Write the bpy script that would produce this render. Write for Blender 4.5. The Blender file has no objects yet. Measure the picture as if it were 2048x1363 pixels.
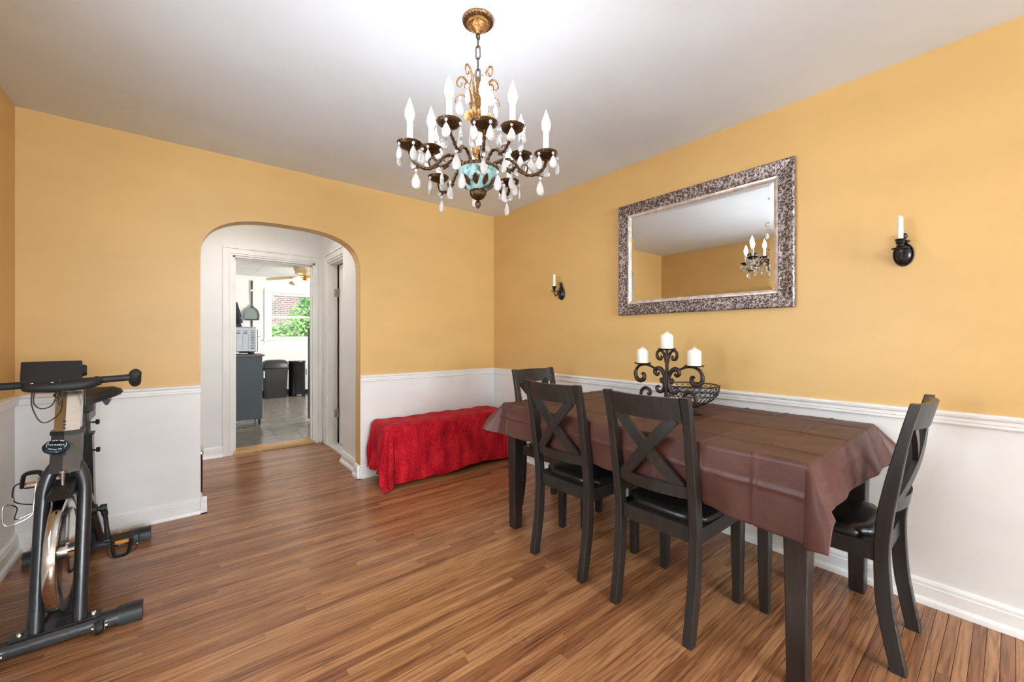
import bpy, math, random
from mathutils import Vector, Matrix
random.seed(7)
S = bpy.context.scene
COL = S.collection
PI = math.pi
# ------------------------------------------------------------------ camera
FPX, YAW = 817.7, 0.68446
CAM = (-2.5732, -3.4534, 1.1739)
cam = bpy.data.cameras.new('camera')
cam.sensor_width = 36.0
cam.lens = FPX / 2048 * 36.0
cam.shift_y = (674.8 - 681.5) / 2048
cam.clip_start = 0.05
camo = bpy.data.objects.new('camera', cam)
camo.location = CAM
camo.rotation_euler = (PI / 2, 0, -YAW)
COL.objects.link(camo)
S.camera = camo
# ------------------------------------------------------------------ view, world, light
S.view_settings.view_transform = 'Standard'
S.view_settings.look = 'None'
S.view_settings.exposure = 0.62
S.view_settings.gamma = 1.0
S.view_settings.use_curve_mapping = False
S.cycles.use_denoising = True
S.cycles.max_bounces = 7
S.cycles.diffuse_bounces = 4
S.cycles.glossy_bounces = 3
S.cycles.transmission_bounces = 5
S.cycles.transparent_max_bounces = 8
S.cycles.use_adaptive_sampling = True
S.cycles.adaptive_threshold = 0.10
S.cycles.adaptive_min_samples = 8
S.cycles.caustics_reflective = False
S.cycles.caustics_refractive = False
S.cycles.sample_clamp_indirect = 6.0
W = bpy.data.worlds.new('world')
S.world = W
W.use_nodes = True
bg = W.node_tree.nodes['Background']
bg.inputs[0].default_value = (0.80, 0.90, 1.0, 1)
bg.inputs[1].default_value = 1.6
sun = bpy.data.lights.new('sun', 'SUN')
sun.energy = 5.0
sun.angle = 0.02
suno = bpy.data.objects.new('sun', sun)
suno.rotation_euler = (math.radians(20), math.radians(12), 0)
suno.location = (0, 9, 8)
COL.objects.link(suno)


def area(name, loc, rot, sx, sy, power, color=(1, 1, 1)):
    l = bpy.data.lights.new(name, 'AREA')
    l.shape = 'RECTANGLE'
    l.size, l.size_y, l.energy, l.color = sx, sy, power, color
    o = bpy.data.objects.new(name, l)
    o.location, o.rotation_euler = loc, rot
    COL.objects.link(o)
    return o


# daylight lamps added outside unseen windows, shining in to brighten the rooms
area('added_daylight_front', (-1.70, -7.66, 1.45), (-PI / 2, 0, PI), 2.6, 1.6, 320, (0.84, 0.93, 1.0))
area('added_daylight_left', (-3.47, -2.43, 1.34), (0, -PI / 2, 0), 0.8, 1.6, 52, (0.84, 0.93, 1.0))
area('added_daylight_kitchen_side', (0.98, 3.6, 1.55), (0, PI / 2, 0), 1.0, 1.6, 135, (1.0, 0.985, 0.96))
BULB_E = 34.0


# ------------------------------------------------------------------ materials
def nt(name):
    m = bpy.data.materials.new(name)
    m.use_nodes = True
    t = m.node_tree
    b = t.nodes['Principled BSDF']
    return m, t, b


def N(t, kind, **kw):
    n = t.nodes.new(kind)
    for k, v in kw.items():
        if k.startswith('i_'):
            n.inputs[k[2:].replace('_', ' ')].default_value = v
        else:
            setattr(n, k, v)
    return n


def bump(t, b, src, strength=0.2, dist=0.002):
    bp = N(t, 'ShaderNodeBump')
    bp.inputs['Strength'].default_value = strength
    bp.inputs['Distance'].default_value = dist
    t.links.new(src, bp.inputs['Height'])
    t.links.new(bp.outputs[0], b.inputs['Normal'])
    return bp


def coords(t, scale=(1, 1, 1), obj=False):
    if obj:
        g = N(t, 'ShaderNodeTexCoord').outputs['Object']
    else:
        g = N(t, 'ShaderNodeNewGeometry').outputs['Position']
    m = N(t, 'ShaderNodeMapping')
    m.inputs['Scale'].default_value = scale
    t.links.new(g, m.inputs[0])
    return m.outputs[0]


def simple(name, col, rough=0.5, metal=0.0, noise=0.0, nscale=60, bmp=0.0, bscale=200, spec=0.5, obj=True, sc=(1, 1, 1), **kw):
    m, t, b = nt(name)
    b.inputs['Base Color'].default_value = (*col, 1)
    b.inputs['Roughness'].default_value = rough
    b.inputs['Metallic'].default_value = metal
    b.inputs['Specular IOR Level'].default_value = spec
    if noise:
        n = N(t, 'ShaderNodeTexNoise')
        n.inputs['Scale'].default_value = nscale
        n.inputs['Detail'].default_value = 5
        t.links.new(coords(t, sc, obj), n.inputs['Vector'])
        r = N(t, 'ShaderNodeValToRGB')
        r.color_ramp.elements[0].position = 0.3
        r.color_ramp.elements[1].position = 0.7
        r.color_ramp.elements[0].color = (*[max(0, c * (1 - noise)) for c in col], 1)
        r.color_ramp.elements[1].color = (*[min(1, c * (1 + noise)) for c in col], 1)
        t.links.new(n.outputs[0], r.inputs[0])
        t.links.new(r.outputs[0], b.inputs['Base Color'])
    if bmp:
        n = N(t, 'ShaderNodeTexNoise')
        n.inputs['Scale'].default_value = bscale
        n.inputs['Detail'].default_value = 3
        t.links.new(coords(t, (1, 1, 1), obj), n.inputs['Vector'])
        bump(t, b, n.outputs[0], bmp, 0.002)
    for k, v in kw.items():
        b.inputs[k.replace('_', ' ')].default_value = v
    return m


def emit(name, col, strength):
    m, t, b = nt(name)
    b.inputs['Base Color'].default_value = (*col, 1)
    b.inputs['Emission Color'].default_value = (*col, 1)
    b.inputs['Emission Strength'].default_value = strength
    return m


def ramp(t, src, stops):
    r = N(t, 'ShaderNodeValToRGB')
    e = r.color_ramp.elements
    while len(e) < len(stops):
        e.new(0.5)
    for k, (p, c) in enumerate(stops):
        e[k].position = p
        e[k].color = (*c, 1)
    t.links.new(src, r.inputs[0])
    return r.outputs[0]


def wall_paint(name, col, rough=0.42):
    m, t, b = nt(name)
    b.inputs['Roughness'].default_value = rough
    b.inputs['Specular IOR Level'].default_value = 0.35
    n = N(t, 'ShaderNodeTexNoise')
    n.inputs['Scale'].default_value = 1.3
    n.inputs['Detail'].default_value = 3
    t.links.new(coords(t, (1, 1, 2.5)), n.inputs['Vector'])
    c = ramp(t, n.outputs[0], [(0.3, [x * 0.94 for x in col]), (0.7, [min(1, x * 1.04) for x in col])])
    t.links.new(c, b.inputs['Base Color'])
    n2 = N(t, 'ShaderNodeTexNoise')
    n2.inputs['Scale'].default_value = 260
    n2.inputs['Detail'].default_value = 2
    t.links.new(coords(t), n2.inputs['Vector'])
    bump(t, b, n2.outputs[0], 0.10, 0.0015)
    return m


def wood_floor():
    m, t, b = nt('oak_strip_floor')
    oi = N(t, 'ShaderNodeObjectInfo').outputs['Random']
    at = N(t, 'ShaderNodeAttribute')
    at.attribute_name = 'piece'
    ad = N(t, 'ShaderNodeMath', operation='ADD')
    t.links.new(oi, ad.inputs[0]); t.links.new(at.outputs['Fac'], ad.inputs[1])
    fr = N(t, 'ShaderNodeMath', operation='FRACT')
    t.links.new(ad.outputs[0], fr.inputs[0])
    rnd = fr.outputs[0]
    pos = N(t, 'ShaderNodeNewGeometry').outputs['Position']
    off = N(t, 'ShaderNodeMath', operation='MULTIPLY'); off.inputs[1].default_value = 37.0
    t.links.new(rnd, off.inputs[0])
    cb = N(t, 'ShaderNodeCombineXYZ'); t.links.new(off.outputs[0], cb.inputs[0]); t.links.new(off.outputs[0], cb.inputs[2])
    va = N(t, 'ShaderNodeVectorMath', operation='ADD')
    t.links.new(pos, va.inputs[0]); t.links.new(cb.outputs[0], va.inputs[1])
    mp = N(t, 'ShaderNodeMapping'); mp.inputs['Scale'].default_value = (2.2, 34, 2.2)
    t.links.new(va.outputs[0], mp.inputs[0])
    g1 = N(t, 'ShaderNodeTexNoise'); g1.inputs['Scale'].default_value = 1.6; g1.inputs['Detail'].default_value = 7; g1.inputs['Distortion'].default_value = 1.2
    t.links.new(mp.outputs[0], g1.inputs['Vector'])
    # cathedral grain
    mp2 = N(t, 'ShaderNodeMapping'); mp2.inputs['Scale'].default_value = (1.7, 9.5, 1)
    t.links.new(va.outputs[0], mp2.inputs[0])
    wv = N(t, 'ShaderNodeTexWave', bands_direction='Y'); wv.inputs['Scale'].default_value = 1.5; wv.inputs['Distortion'].default_value = 10; wv.inputs['Detail'].default_value = 2.5; wv.inputs['Detail Scale'].default_value = 0.9
    t.links.new(mp2.outputs[0], wv.inputs['Vector'])
    base = ramp(t, rnd, [(0.0, (0.24, 0.095, 0.040)), (0.3, (0.32, 0.135, 0.056)), (0.55, (0.36, 0.162, 0.068)), (0.8, (0.42, 0.200, 0.088)), (1.0, (0.33, 0.138, 0.058))])
    gr = ramp(t, g1.outputs[0], [(0.30, (0.45, 0.40, 0.37)), (0.5, (1, 1, 1)), (0.72, (1.25, 1.28, 1.3))])
    wr = ramp(t, wv.outputs[0], [(0.0, (0.50, 0.44, 0.40)), (0.28, (1, 1, 1)), (1.0, (1.08, 1.08, 1.08))])
    m1 = N(t, 'ShaderNodeMix', data_type='RGBA', blend_type='MULTIPLY'); m1.inputs[0].default_value = 0.85
    t.links.new(base, m1.inputs[6]); t.links.new(gr, m1.inputs[7])
    m2 = N(t, 'ShaderNodeMix', data_type='RGBA', blend_type='MULTIPLY'); m2.inputs[0].default_value = 0.42
    t.links.new(m1.outputs[2], m2.inputs[6]); t.links.new(wr, m2.inputs[7])
    # nail and wear specks
    vo = N(t, 'ShaderNodeTexVoronoi'); vo.inputs['Scale'].default_value = 9
    t.links.new(pos, vo.inputs['Vector'])
    sp = ramp(t, vo.outputs['Distance'], [(0.018, (0.12, 0.10, 0.09)), (0.03, (1, 1, 1))])
    m3 = N(t, 'ShaderNodeMix', data_type='RGBA', blend_type='MULTIPLY'); m3.inputs[0].default_value = 1.0
    t.links.new(m2.outputs[2], m3.inputs[6]); t.links.new(sp, m3.inputs[7])
    t.links.new(m3.outputs[2], b.inputs['Base Color'])
    n3 = N(t, 'ShaderNodeTexNoise'); n3.inputs['Scale'].default_value = 3.0; n3.inputs['Detail'].default_value = 4
    t.links.new(pos, n3.inputs['Vector'])
    mr = N(t, 'ShaderNodeMapRange'); mr.inputs[3].default_value = 0.16; mr.inputs[4].default_value = 0.32
    t.links.new(n3.outputs[0], mr.inputs[0])
    t.links.new(mr.outputs[0], b.inputs['Roughness'])
    b.inputs['Specular IOR Level'].default_value = 0.45
    bump(t, b, g1.outputs[0], 0.12, 0.0012)
    return m


def pane_mat():
    m, t, b = nt('window_glass')
    out = [n for n in t.nodes if n.type == 'OUTPUT_MATERIAL'][0]
    tr = N(t, 'ShaderNodeBsdfTransparent')
    gl = N(t, 'ShaderNodeBsdfGlossy'); gl.inputs['Roughness'].default_value = 0.02
    mx = N(t, 'ShaderNodeMixShader'); mx.inputs[0].default_value = 0.06
    t.links.new(tr.outputs[0], mx.inputs[1]); t.links.new(gl.outputs[0], mx.inputs[2])
    t.links.new(mx.outputs[0], out.inputs[0])
    return m


def two_tone(name, stops, scale, rough=0.4, metal=0.0, bmp=0.0, kind='noise', sc=(1, 1, 1), obj=True, detail=6, dist=0.0, spec=0.5):
    m, t, b = nt(name)
    v = coords(t, sc, obj)
    if kind == 'noise':
        n = N(t, 'ShaderNodeTexNoise'); n.inputs['Detail'].default_value = detail; n.inputs['Distortion'].default_value = dist
    elif kind == 'voronoi':
        n = N(t, 'ShaderNodeTexVoronoi')
    n.inputs['Scale'].default_value = scale
    t.links.new(v, n.inputs['Vector'])
    t.links.new(ramp(t, n.outputs[0], stops), b.inputs['Base Color'])
    b.inputs['Roughness'].default_value = rough
    b.inputs['Metallic'].default_value = metal
    b.inputs['Specular IOR Level'].default_value = spec
    if bmp:
        bump(t, b, n.outputs[0], bmp, 0.003)
    return m


M = {}
M['yellow'] = wall_paint('mustard_wall_paint', (0.66, 0.425, 0.165))
M['white'] = wall_paint('white_wall_paint', (0.78, 0.775, 0.765), 0.5)
M['ceil'] = wall_paint('ceiling_paint', (0.72, 0.78, 0.85), 0.6)
M['trim'] = simple('white_trim_paint', (0.83, 0.825, 0.81), 0.35, noise=0.03, nscale=8, obj=False)
M['oldtrim'] = simple('aged_white_trim_paint', (0.74, 0.725, 0.695), 0.4, noise=0.06, nscale=14, obj=False, sc=(1, 1, .2))
M['floor'] = wood_floor()
M['slab'] = simple('dark_subfloor', (0.035, 0.02, 0.012), 0.8, noise=.3)
M['pane'] = pane_mat()
M['chairwood'] = two_tone('charcoal_stained_wood', [(0.25, (0.014, 0.012, 0.011)), (0.75, (0.031, 0.028, 0.026))], 5, 0.34, bmp=0.04, sc=(14, 14, 1.2))
M['leather'] = simple('black_leatherette', (0.012, 0.011, 0.011), 0.28, bmp=0.06, bscale=220)
M['tablewood'] = two_tone('espresso_wood', [(0.3, (0.014, 0.010, 0.009)), (0.7, (0.034, 0.026, 0.023))], 5, 0.33, sc=(12, 12, 1))
M['bronze'] = two_tone('antique_bronze', [(0.38, (0.030, 0.016, 0.008)), (0.58, (0.115, 0.060, 0.024)), (0.78, (0.34, 0.19, 0.075))], 240, 0.40, 0.85, 0.35, detail=4)
M['gold'] = two_tone('gilded_brass', [(0.34, (0.13, 0.060, 0.02)), (0.58, (0.46, 0.24, 0.085)), (0.78, (0.75, 0.46, 0.20))], 190, 0.34, 0.85, 0.5, detail=4)
M['verdigris'] = two_tone('turquoise_patina', [(0.36, (0.10, 0.06, 0.03)), (0.46, (0.23, 0.42, 0.42)), (0.7, (0.46, 0.68, 0.66))], 42, 0.5, 0.0, 0.1)
M['porcelain'] = two_tone('porcelain_with_gilding', [(0.40, (0.75, 0.70, 0.62)), (0.62, (0.72, 0.66, 0.55)), (0.72, (0.42, 0.22, 0.08))], 60, 0.25)
M['candleslv'] = simple('white_plastic_sleeve', (0.52, 0.52, 0.49), 0.35, noise=.03)
M['bulb'] = emit('lit_bulb', (0.97, 0.97, 1.0), BULB_E)
m, t, b = nt('cut_crystal')
b.inputs['Base Color'].default_value = (1, 1, 1, 1); b.inputs['Roughness'].default_value = 0.03
b.inputs['Transmission Weight'].default_value = 0.60; b.inputs['IOR'].default_value = 1.5
M['crystal'] = m
M['blackiron'] = simple('black_painted_metal', (0.010, 0.010, 0.011), 0.22, noise=.2, nscale=30)
M['rustiron'] = two_tone('rust_brown_wrought_iron', [(0.35, (0.016, 0.013, 0.012)), (0.6, (0.050, 0.028, 0.020)), (0.8, (0.12, 0.065, 0.045))], 55, 0.45, 0.4, 0.25)
M['wire'] = simple('dark_wire', (0.018, 0.014, 0.012), 0.4, 0.5, noise=.2)
M['wax'] = simple('ivory_wax', (0.84, 0.79, 0.68), 0.45, noise=.03, nscale=12, Subsurface_Weight=0.15, Subsurface_Radius=(0.02, 0.015, 0.01))
M['wick'] = simple('candle_wick', (0.75, 0.68, 0.55), 0.8, noise=.2)
m, t, b = nt('silvered_mirror')
b.inputs['Base Color'].default_value = (0.90, 0.91, 0.90, 1); b.inputs['Metallic'].default_value = 1; b.inputs['Roughness'].default_value = 0.012
M['mirror'] = m


def brocade():
    m, t, b = nt('antique_silver_brocade')
    v = coords(t, (1, 1, 1), True)
    n = N(t, 'ShaderNodeTexNoise'); n.inputs['Scale'].default_value = 60; n.inputs['Detail'].default_value = 3; n.inputs['Distortion'].default_value = 3.5
    t.links.new(v, n.inputs['Vector'])
    vo = N(t, 'ShaderNodeTexVoronoi'); vo.inputs['Scale'].default_value = 70
    t.links.new(v, vo.inputs['Vector'])
    ad = N(t, 'ShaderNodeMath', operation='MULTIPLY_ADD'); ad.inputs[1].default_value = 0.35
    t.links.new(vo.outputs['Distance'], ad.inputs[0]); t.links.new(n.outputs[0], ad.inputs[2])
    c = ramp(t, ad.outputs[0], [(0.56, (0.040, 0.024, 0.022)), (0.67, (0.10, 0.066, 0.060)), (0.74, (0.40, 0.33, 0.31)), (0.9, (0.55, 0.48, 0.45))])
    t.links.new(c, b.inputs['Base Color'])
    b.inputs['Metallic'].default_value = 0.35; b.inputs['Roughness'].default_value = 0.34
    bump(t, b, ad.outputs[0], 0.25, 0.002)
    return m


M['brocade'] = brocade()
M['liner'] = two_tone('champagne_silver_leaf', [(0.4, (0.62, 0.52, 0.44)), (0.65, (0.80, 0.74, 0.68))], 30, 0.3, 0.5)


def chenille():
    m, t, b = nt('red_chenille')
    v = coords(t)
    n = N(t, 'ShaderNodeTexNoise'); n.inputs['Scale'].default_value = 170; n.inputs['Detail'].default_value = 3
    t.links.new(v, n.inputs['Vector'])
    n2 = N(t, 'ShaderNodeTexNoise'); n2.inputs['Scale'].default_value = 14; n2.inputs['Detail'].default_value = 4
    t.links.new(coords(t, (1, 1, .35)), n2.inputs['Vector'])
    mx = N(t, 'ShaderNodeMath', operation='MULTIPLY_ADD'); mx.inputs[1].default_value = 0.55
    t.links.new(n2.outputs[0], mx.inputs[0]); t.links.new(n.outputs[0], mx.inputs[2])
    c = ramp(t, mx.outputs[0], [(0.50, (0.10, 0.0, 0.004)), (0.76, (0.45, 0.004, 0.015)), (1.0, (0.85, 0.03, 0.045))])
    t.links.new(c, b.inputs['Base Color'])
    b.inputs['Roughness'].default_value = 0.85
    b.inputs['Sheen Weight'].default_value = 0.18
    b.inputs['Sheen Tint'].default_value = (1, .25, .25, 1)
    b.inputs['Specular IOR Level'].default_value = 0.15
    bump(t, b, n.outputs[0], 0.9, 0.006)
    return m


M['red'] = chenille()


def vinyl():
    m, t, b = nt('brown_plastic_sheet')
    v = coords(t)
    n = N(t, 'ShaderNodeTexNoise'); n.inputs['Scale'].default_value = 7; n.inputs['Detail'].default_value = 5
    t.links.new(v, n.inputs['Vector'])
    c = ramp(t, n.outputs[0], [(0.3, (0.080, 0.032, 0.026)), (0.7, (0.118, 0.048, 0.038))])
    t.links.new(c, b.inputs['Base Color'])
    b.inputs['Roughness'].default_value = 0.44
    b.inputs['Specular IOR Level'].default_value = 0.30
    n2 = N(t, 'ShaderNodeTexNoise'); n2.inputs['Scale'].default_value = 45; n2.inputs['Detail'].default_value = 5
    t.links.new(v, n2.inputs['Vector'])
    bump(t, b, n2.outputs[0], 0.30, 0.004)
    return m


M['vinyl'] = vinyl()
M['backing'] = simple('white_flannel_backing', (0.8, 0.8, 0.8), 0.8, noise=.03)
M['gunmetal'] = simple('gunmetal_enamel', (0.055, 0.057, 0.060), 0.26, 0.55, noise=.1, nscale=40)
M['headgrey'] = simple('brown_grey_enamel', (0.070, 0.064, 0.060), 0.35, 0.4, noise=.1, nscale=40)
M['blackplastic'] = simple('black_plastic', (0.012, 0.012, 0.013), 0.42, bmp=0.06, bscale=400)
M['rubber'] = simple('black_foam_rubber', (0.014, 0.014, 0.015), 0.6, bmp=0.15, bscale=350)
M['chrome'] = simple('polished_chrome', (0.75, 0.75, 0.75), 0.12, 1.0, noise=.05)
M['steel'] = simple('brushed_steel', (0.55, 0.53, 0.50), 0.22, 1.0, noise=.08, nscale=25, sc=(1, 1, 20))
M['wheelrim'] = simple('polished_flywheel_rim', (0.62, 0.58, 0.54), 0.10, 1.0, noise=.06, nscale=12)
M['amber'] = simple('amber_reflector', (0.85, 0.30, 0.01), 0.2, noise=.1)
M['decal'] = simple('white_lettering', (0.85, 0.87, 0.88), 0.5, noise=.02)
M['knob'] = simple('navy_gloss_knob', (0.008, 0.020, 0.035), 0.15, noise=.2)
# kitchen
M['kwall'] = wall_paint('kitchen_wall_paint', (0.80, 0.79, 0.76), 0.5)
M['tile'] = two_tone('grey_brown_porcelain_tile', [(0.3, (0.14, 0.125, 0.110)), (0.7, (0.22, 0.19, 0.16))], 5, 0.24, obj=False, sc=(1, 3, 1))
M['grout'] = simple('dark_grout', (0.03, 0.028, 0.026), 0.8, noise=.2)
M['honeywood'] = simple('honey_oak_threshold', (0.46, 0.27, 0.10), 0.35, noise=.2, nscale=20, obj=False, sc=(1, 18, 8))
M['slate'] = two_tone('slate_blue_laminate', [(0.4, (0.038, 0.050, 0.060)), (0.6, (0.055, 0.070, 0.082))], 220, 0.5)
M['cabtop'] = simple('brown_laminate_top', (0.12, 0.095, 0.075), 0.45, noise=.2, nscale=25)
M['stainless'] = simple('stainless_sheet', (0.34, 0.35, 0.345), 0.42, 0.45, noise=.05, nscale=20)
M['dark'] = simple('dark_slot', (0.012, 0.012, 0.012), 0.6, noise=.2)
M['binblack'] = simple('charcoal_bin_plastic', (0.030, 0.031, 0.032), 0.45, bmp=.1, bscale=300)
M['panplastic'] = simple('grey_green_plastic', (0.20, 0.235, 0.215), 0.4, noise=.05)
M['navy'] = simple('navy_cloth', (0.010, 0.014, 0.028), 0.8, noise=.3)
M['fanwhite'] = simple('antique_brass_fan', (0.50, 0.40, 0.25), 0.35, 0.3, noise=.1)
M['fanblade'] = simple('pale_wood_blade', (0.50, 0.38, 0.20), 0.4, noise=.15, nscale=10)
M['fanlamp'] = emit('frosted_lamp_shade', (1.0, 0.80, 0.50), 3.0)
M['hallfill'] = emit('added_hall_glow', (1.0, 0.96, 0.90), 34.0)  # glow of the unseen lamp added in the hall
M['blind'] = simple('white_blind_slat', (0.82, 0.83, 0.84), 0.5, noise=.02)
M['brass'] = simple('worn_painted_hinge', (0.42, 0.38, 0.32), 0.4, 0.4, noise=.25)


def bricks():
    m, t, b = nt('red_brick_wall')
    br = N(t, 'ShaderNodeTexBrick')
    br.inputs['Scale'].default_value = 1.0
    br.inputs['Brick Width'].default_value = 0.22; br.inputs['Row Height'].default_value = 0.075; br.inputs['Mortar Size'].default_value = 0.012
    br.inputs['Color1'].default_value = (0.20, 0.085, 0.075, 1); br.inputs['Color2'].default_value = (0.32, 0.17, 0.15, 1); br.inputs['Mortar'].default_value = (0.5, 0.47, 0.46, 1)
    mp = N(t, 'ShaderNodeMapping'); mp.inputs['Rotation'].default_value = (PI / 2, 0, 0)
    t.links.new(N(t, 'ShaderNodeNewGeometry').outputs['Position'], mp.inputs[0])
    t.links.new(mp.outputs[0], br.inputs['Vector'])
    t.links.new(br.outputs[0], b.inputs['Base Color'])
    b.inputs['Roughness'].default_value = 0.85
    return m


M['brick'] = bricks()
m, t, b = nt('green_leaves')
oi = N(t, 'ShaderNodeAttribute'); oi.attribute_name = 'piece'
t.links.new(ramp(t, oi.outputs['Fac'], [(0, (0.06, 0.20, 0.035)), (0.5, (0.14, 0.38, 0.06)), (1, (0.34, 0.58, 0.13))]), b.inputs['Base Color'])
b.inputs['Roughness'].default_value = 0.5
M['leaf'] = m
M['bark'] = simple('bark', (0.08, 0.055, 0.04), 0.9, noise=.3)
M['grass'] = simple('lawn', (0.08, 0.20, 0.04), 0.9, noise=.4, nscale=12, obj=False)
M['fence'] = simple('white_picket_paint', (0.7, 0.7, 0.72), 0.6, noise=.05)


# ------------------------------------------------------------------ mesh builder
def V(*a):
    return Vector(a)


def catmull(pts, n=6):
    P = [Vector(p) for p in pts]
    P = [P[0] * 2 - P[1]] + P + [P[-1] * 2 - P[-2]]
    out = []
    for i in range(1, len(P) - 2):
        a, b_, c, d = P[i - 1], P[i], P[i + 1], P[i + 2]
        for k in range(n):
            u = k / n
            out.append(0.5 * ((2 * b_) + (c - a) * u + (2 * a - 5 * b_ + 4 * c - d) * u * u + (3 * b_ - a - 3 * c + d) * u ** 3))
    out.append(P[-2].copy())
    return out


class MB:
    def __init__(s):
        s.v, s.f, s.mi, s.cur = [], [], [], 0

    def add(s, vs, fs):
        o = len(s.v)
        s.v += [tuple(v) for v in vs]
        for f in fs:
            s.f.append([i + o for i in f]); s.mi.append(s.cur)
        return s

    def box(s, x0, x1, y0, y1, z0, z1):
        vs = [(x, y, z) for z in (z0, z1) for y in (y0, y1) for x in (x0, x1)]
        return s.add(vs, [(0, 2, 3, 1), (4, 5, 7, 6), (0, 1, 5, 4), (1, 3, 7, 5), (3, 2, 6, 7), (2, 0, 4, 6)])

    def obox(s, c, size, mat=None, bev=0.0):
        """box with optional chamfer, centred, transformed by mat"""
        hx, hy, hz = [q / 2 for q in size]
        if bev <= 0:
            secs = [[(-hx, -hy), (hx, -hy), (hx, hy), (-hx, hy)]] * 2
            zs = [-hz, hz]
        else:
            e = bev
            oc = lambda a, b_: [(-a + e, -b_), (a - e, -b_), (a, -b_ + e), (a, b_ - e), (a - e, b_), (-a + e, b_), (-a, b_ - e), (-a, -b_ + e)]
            secs = [oc(hx - e, hy - e) if min(hx, hy) > 2.1 * e else oc(hx, hy), oc(hx, hy), oc(hx, hy), oc(hx - e, hy - e) if min(hx, hy) > 2.1 * e else oc(hx, hy)]
            zs = [-hz, -hz + e, hz - e, hz]
        loops = []
        for sec, z in zip(secs, zs):
            l = [Vector((x, y, z)) for x, y in sec]
            if mat is not None:
                l = [mat @ p for p in l]
            loops.append([p + Vector(c) for p in l])
        return s.loft(loops)

    def loft(s, loops, cap=True, closed=False):
        n = len(loops[0])
        vs = [p for l in loops for p in l]
        fs = []
        m_ = len(loops)
        for i in range(m_ if closed else m_ - 1):
            j = (i + 1) % m_
            for k in range(n):
                k2 = (k + 1) % n
                fs.append((i * n + k, i * n + k2, j * n + k2, j * n + k))
        if cap and not closed:
            fs.append(tuple(range(n))[::-1])
            fs.append(tuple((m_ - 1) * n + k for k in range(n)))
        return s.add(vs, fs)

    def grid(s, rows):
        n = len(rows[0])
        vs = [p for r in rows for p in r]
        fs = [(i * n + k, i * n + k + 1, (i + 1) * n + k + 1, (i + 1) * n + k) for i in range(len(rows) - 1) for k in range(n - 1)]
        return s.add(vs, fs)

    def tube(s, path, r, n=8, closed=False, sq=1.0, up=None):
        P = [Vector(p) for p in path]
        m_ = len(P)
        R = r if isinstance(r, (list, tuple)) else [r] * m_
        if len(R) != m_:
            R = [R[0] + (R[-1] - R[0]) * i / (m_ - 1) for i in range(m_)] if len(R) == 2 else [R[min(len(R) - 1, int(i * len(R) / m_))] for i in range(m_)]
        tg = []
        for i in range(m_):
            if closed:
                d = P[(i + 1) % m_] - P[i - 1]
            else:
                d = P[min(i + 1, m_ - 1)] - P[max(i - 1, 0)]
            tg.append(d.normalized())
        a = Vector(up) if up else (Vector((0, 0, 1)) if abs(tg[0].z) < 0.9 else Vector((1, 0, 0)))
        nrm = (a - tg[0] * a.dot(tg[0])).normalized()
        loops = []
        for i in range(m_):
            if i:
                nrm = (nrm - tg[i] * nrm.dot(tg[i]))
                nrm = nrm.normalized() if nrm.length > 1e-6 else tg[i].orthogonal().normalized()
            bn = tg[i].cross(nrm)
            loops.append([P[i] + (nrm * math.cos(2 * PI * k / n) * R[i] + bn * math.sin(2 * PI * k / n) * R[i] * sq) for k in range(n)])
        return s.loft(loops, True, closed)

    def lathe(s, prof, c=(0, 0, 0), n=24, axis='z', mat=None, sq=(1, 1)):
        loops = []
        for r, h in prof:
            l = []
            for k in range(n):
                a = 2 * PI * k / n
                x, y = r * math.cos(a) * sq[0], r * math.sin(a) * sq[1]
                p = Vector((x, y, h)) if axis == 'z' else Vector((h, x, y)) if axis == 'x' else Vector((y, h, x))
                if mat is not None:
                    p = mat @ p
                l.append(p + Vector(c))
            loops.append(l)
        return s.loft(loops)

    def ball(s, c, r, n=10, sz=1.0):
        m_ = max(4, n // 2)
        return s.lathe([(max(1e-4, r * math.sin(PI * i / m_)), -r * sz * math.cos(PI * i / m_)) for i in range(m_ + 1)], c, n)

    def prism(s, poly, fn):
        """poly: 2D loop, fn(u,v,e)->3D for e in 0,1"""
        return s.loft([[fn(u, v, 0) for u, v in poly], [fn(u, v, 1) for u, v in poly]])

    def mesh(s, name, mats, smooth=False, weld=True):
        me = bpy.data.meshes.new(name)
        me.from_pydata([tuple(v) for v in s.v], [], s.f)
        for m_ in mats:
            me.materials.append(m_)
        if len(mats) > 1:
            me.polygons.foreach_set('material_index', s.mi)
        import bmesh
        bm = bmesh.new(); bm.from_mesh(me)
        if weld:
            bmesh.ops.remove_doubles(bm, verts=bm.verts, dist=1e-6)
        bmesh.ops.recalc_face_normals(bm, faces=bm.faces)
        bm.to_mesh(me); bm.free()
        if smooth:
            for p in me.polygons:
                p.use_smooth = True
            if smooth != 'all':
                me.set_sharp_from_angle(angle=math.radians(smooth if isinstance(smooth, (int, float)) and smooth > 1 else 40))
        me.update()
        return me

    def build(s, name, mat, parent=None, smooth=True, world=False):
        mats = [M[x] if isinstance(x, str) else x for x in (mat if isinstance(mat, (list, tuple)) else [mat])]
        if world and parent is not None:
            o = Vector((0, 0, 0)); q = parent
            while q:
                o += q.location; q = q.parent
            s.v = [(a - o.x, b_ - o.y, c - o.z) for a, b_, c in s.v]
        ob = bpy.data.objects.new(name, s.mesh(name, mats, smooth))
        ob.parent = parent
        COL.objects.link(ob)
        return ob


def tag(o, label=None, cat=None, group=None, kind=None):
    if label: o['label'] = label
    if cat: o['category'] = cat
    if group: o['group'] = group
    if kind: o['kind'] = kind
    return o


def thing(name, loc, label, cat, group=None, rz=0):
    o = bpy.data.objects.new(name, None)
    o.empty_display_size = 0.05
    o.location = loc
    o.rotation_euler = (0, 0, rz)
    COL.objects.link(o)
    return tag(o, label, cat, group)


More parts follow.
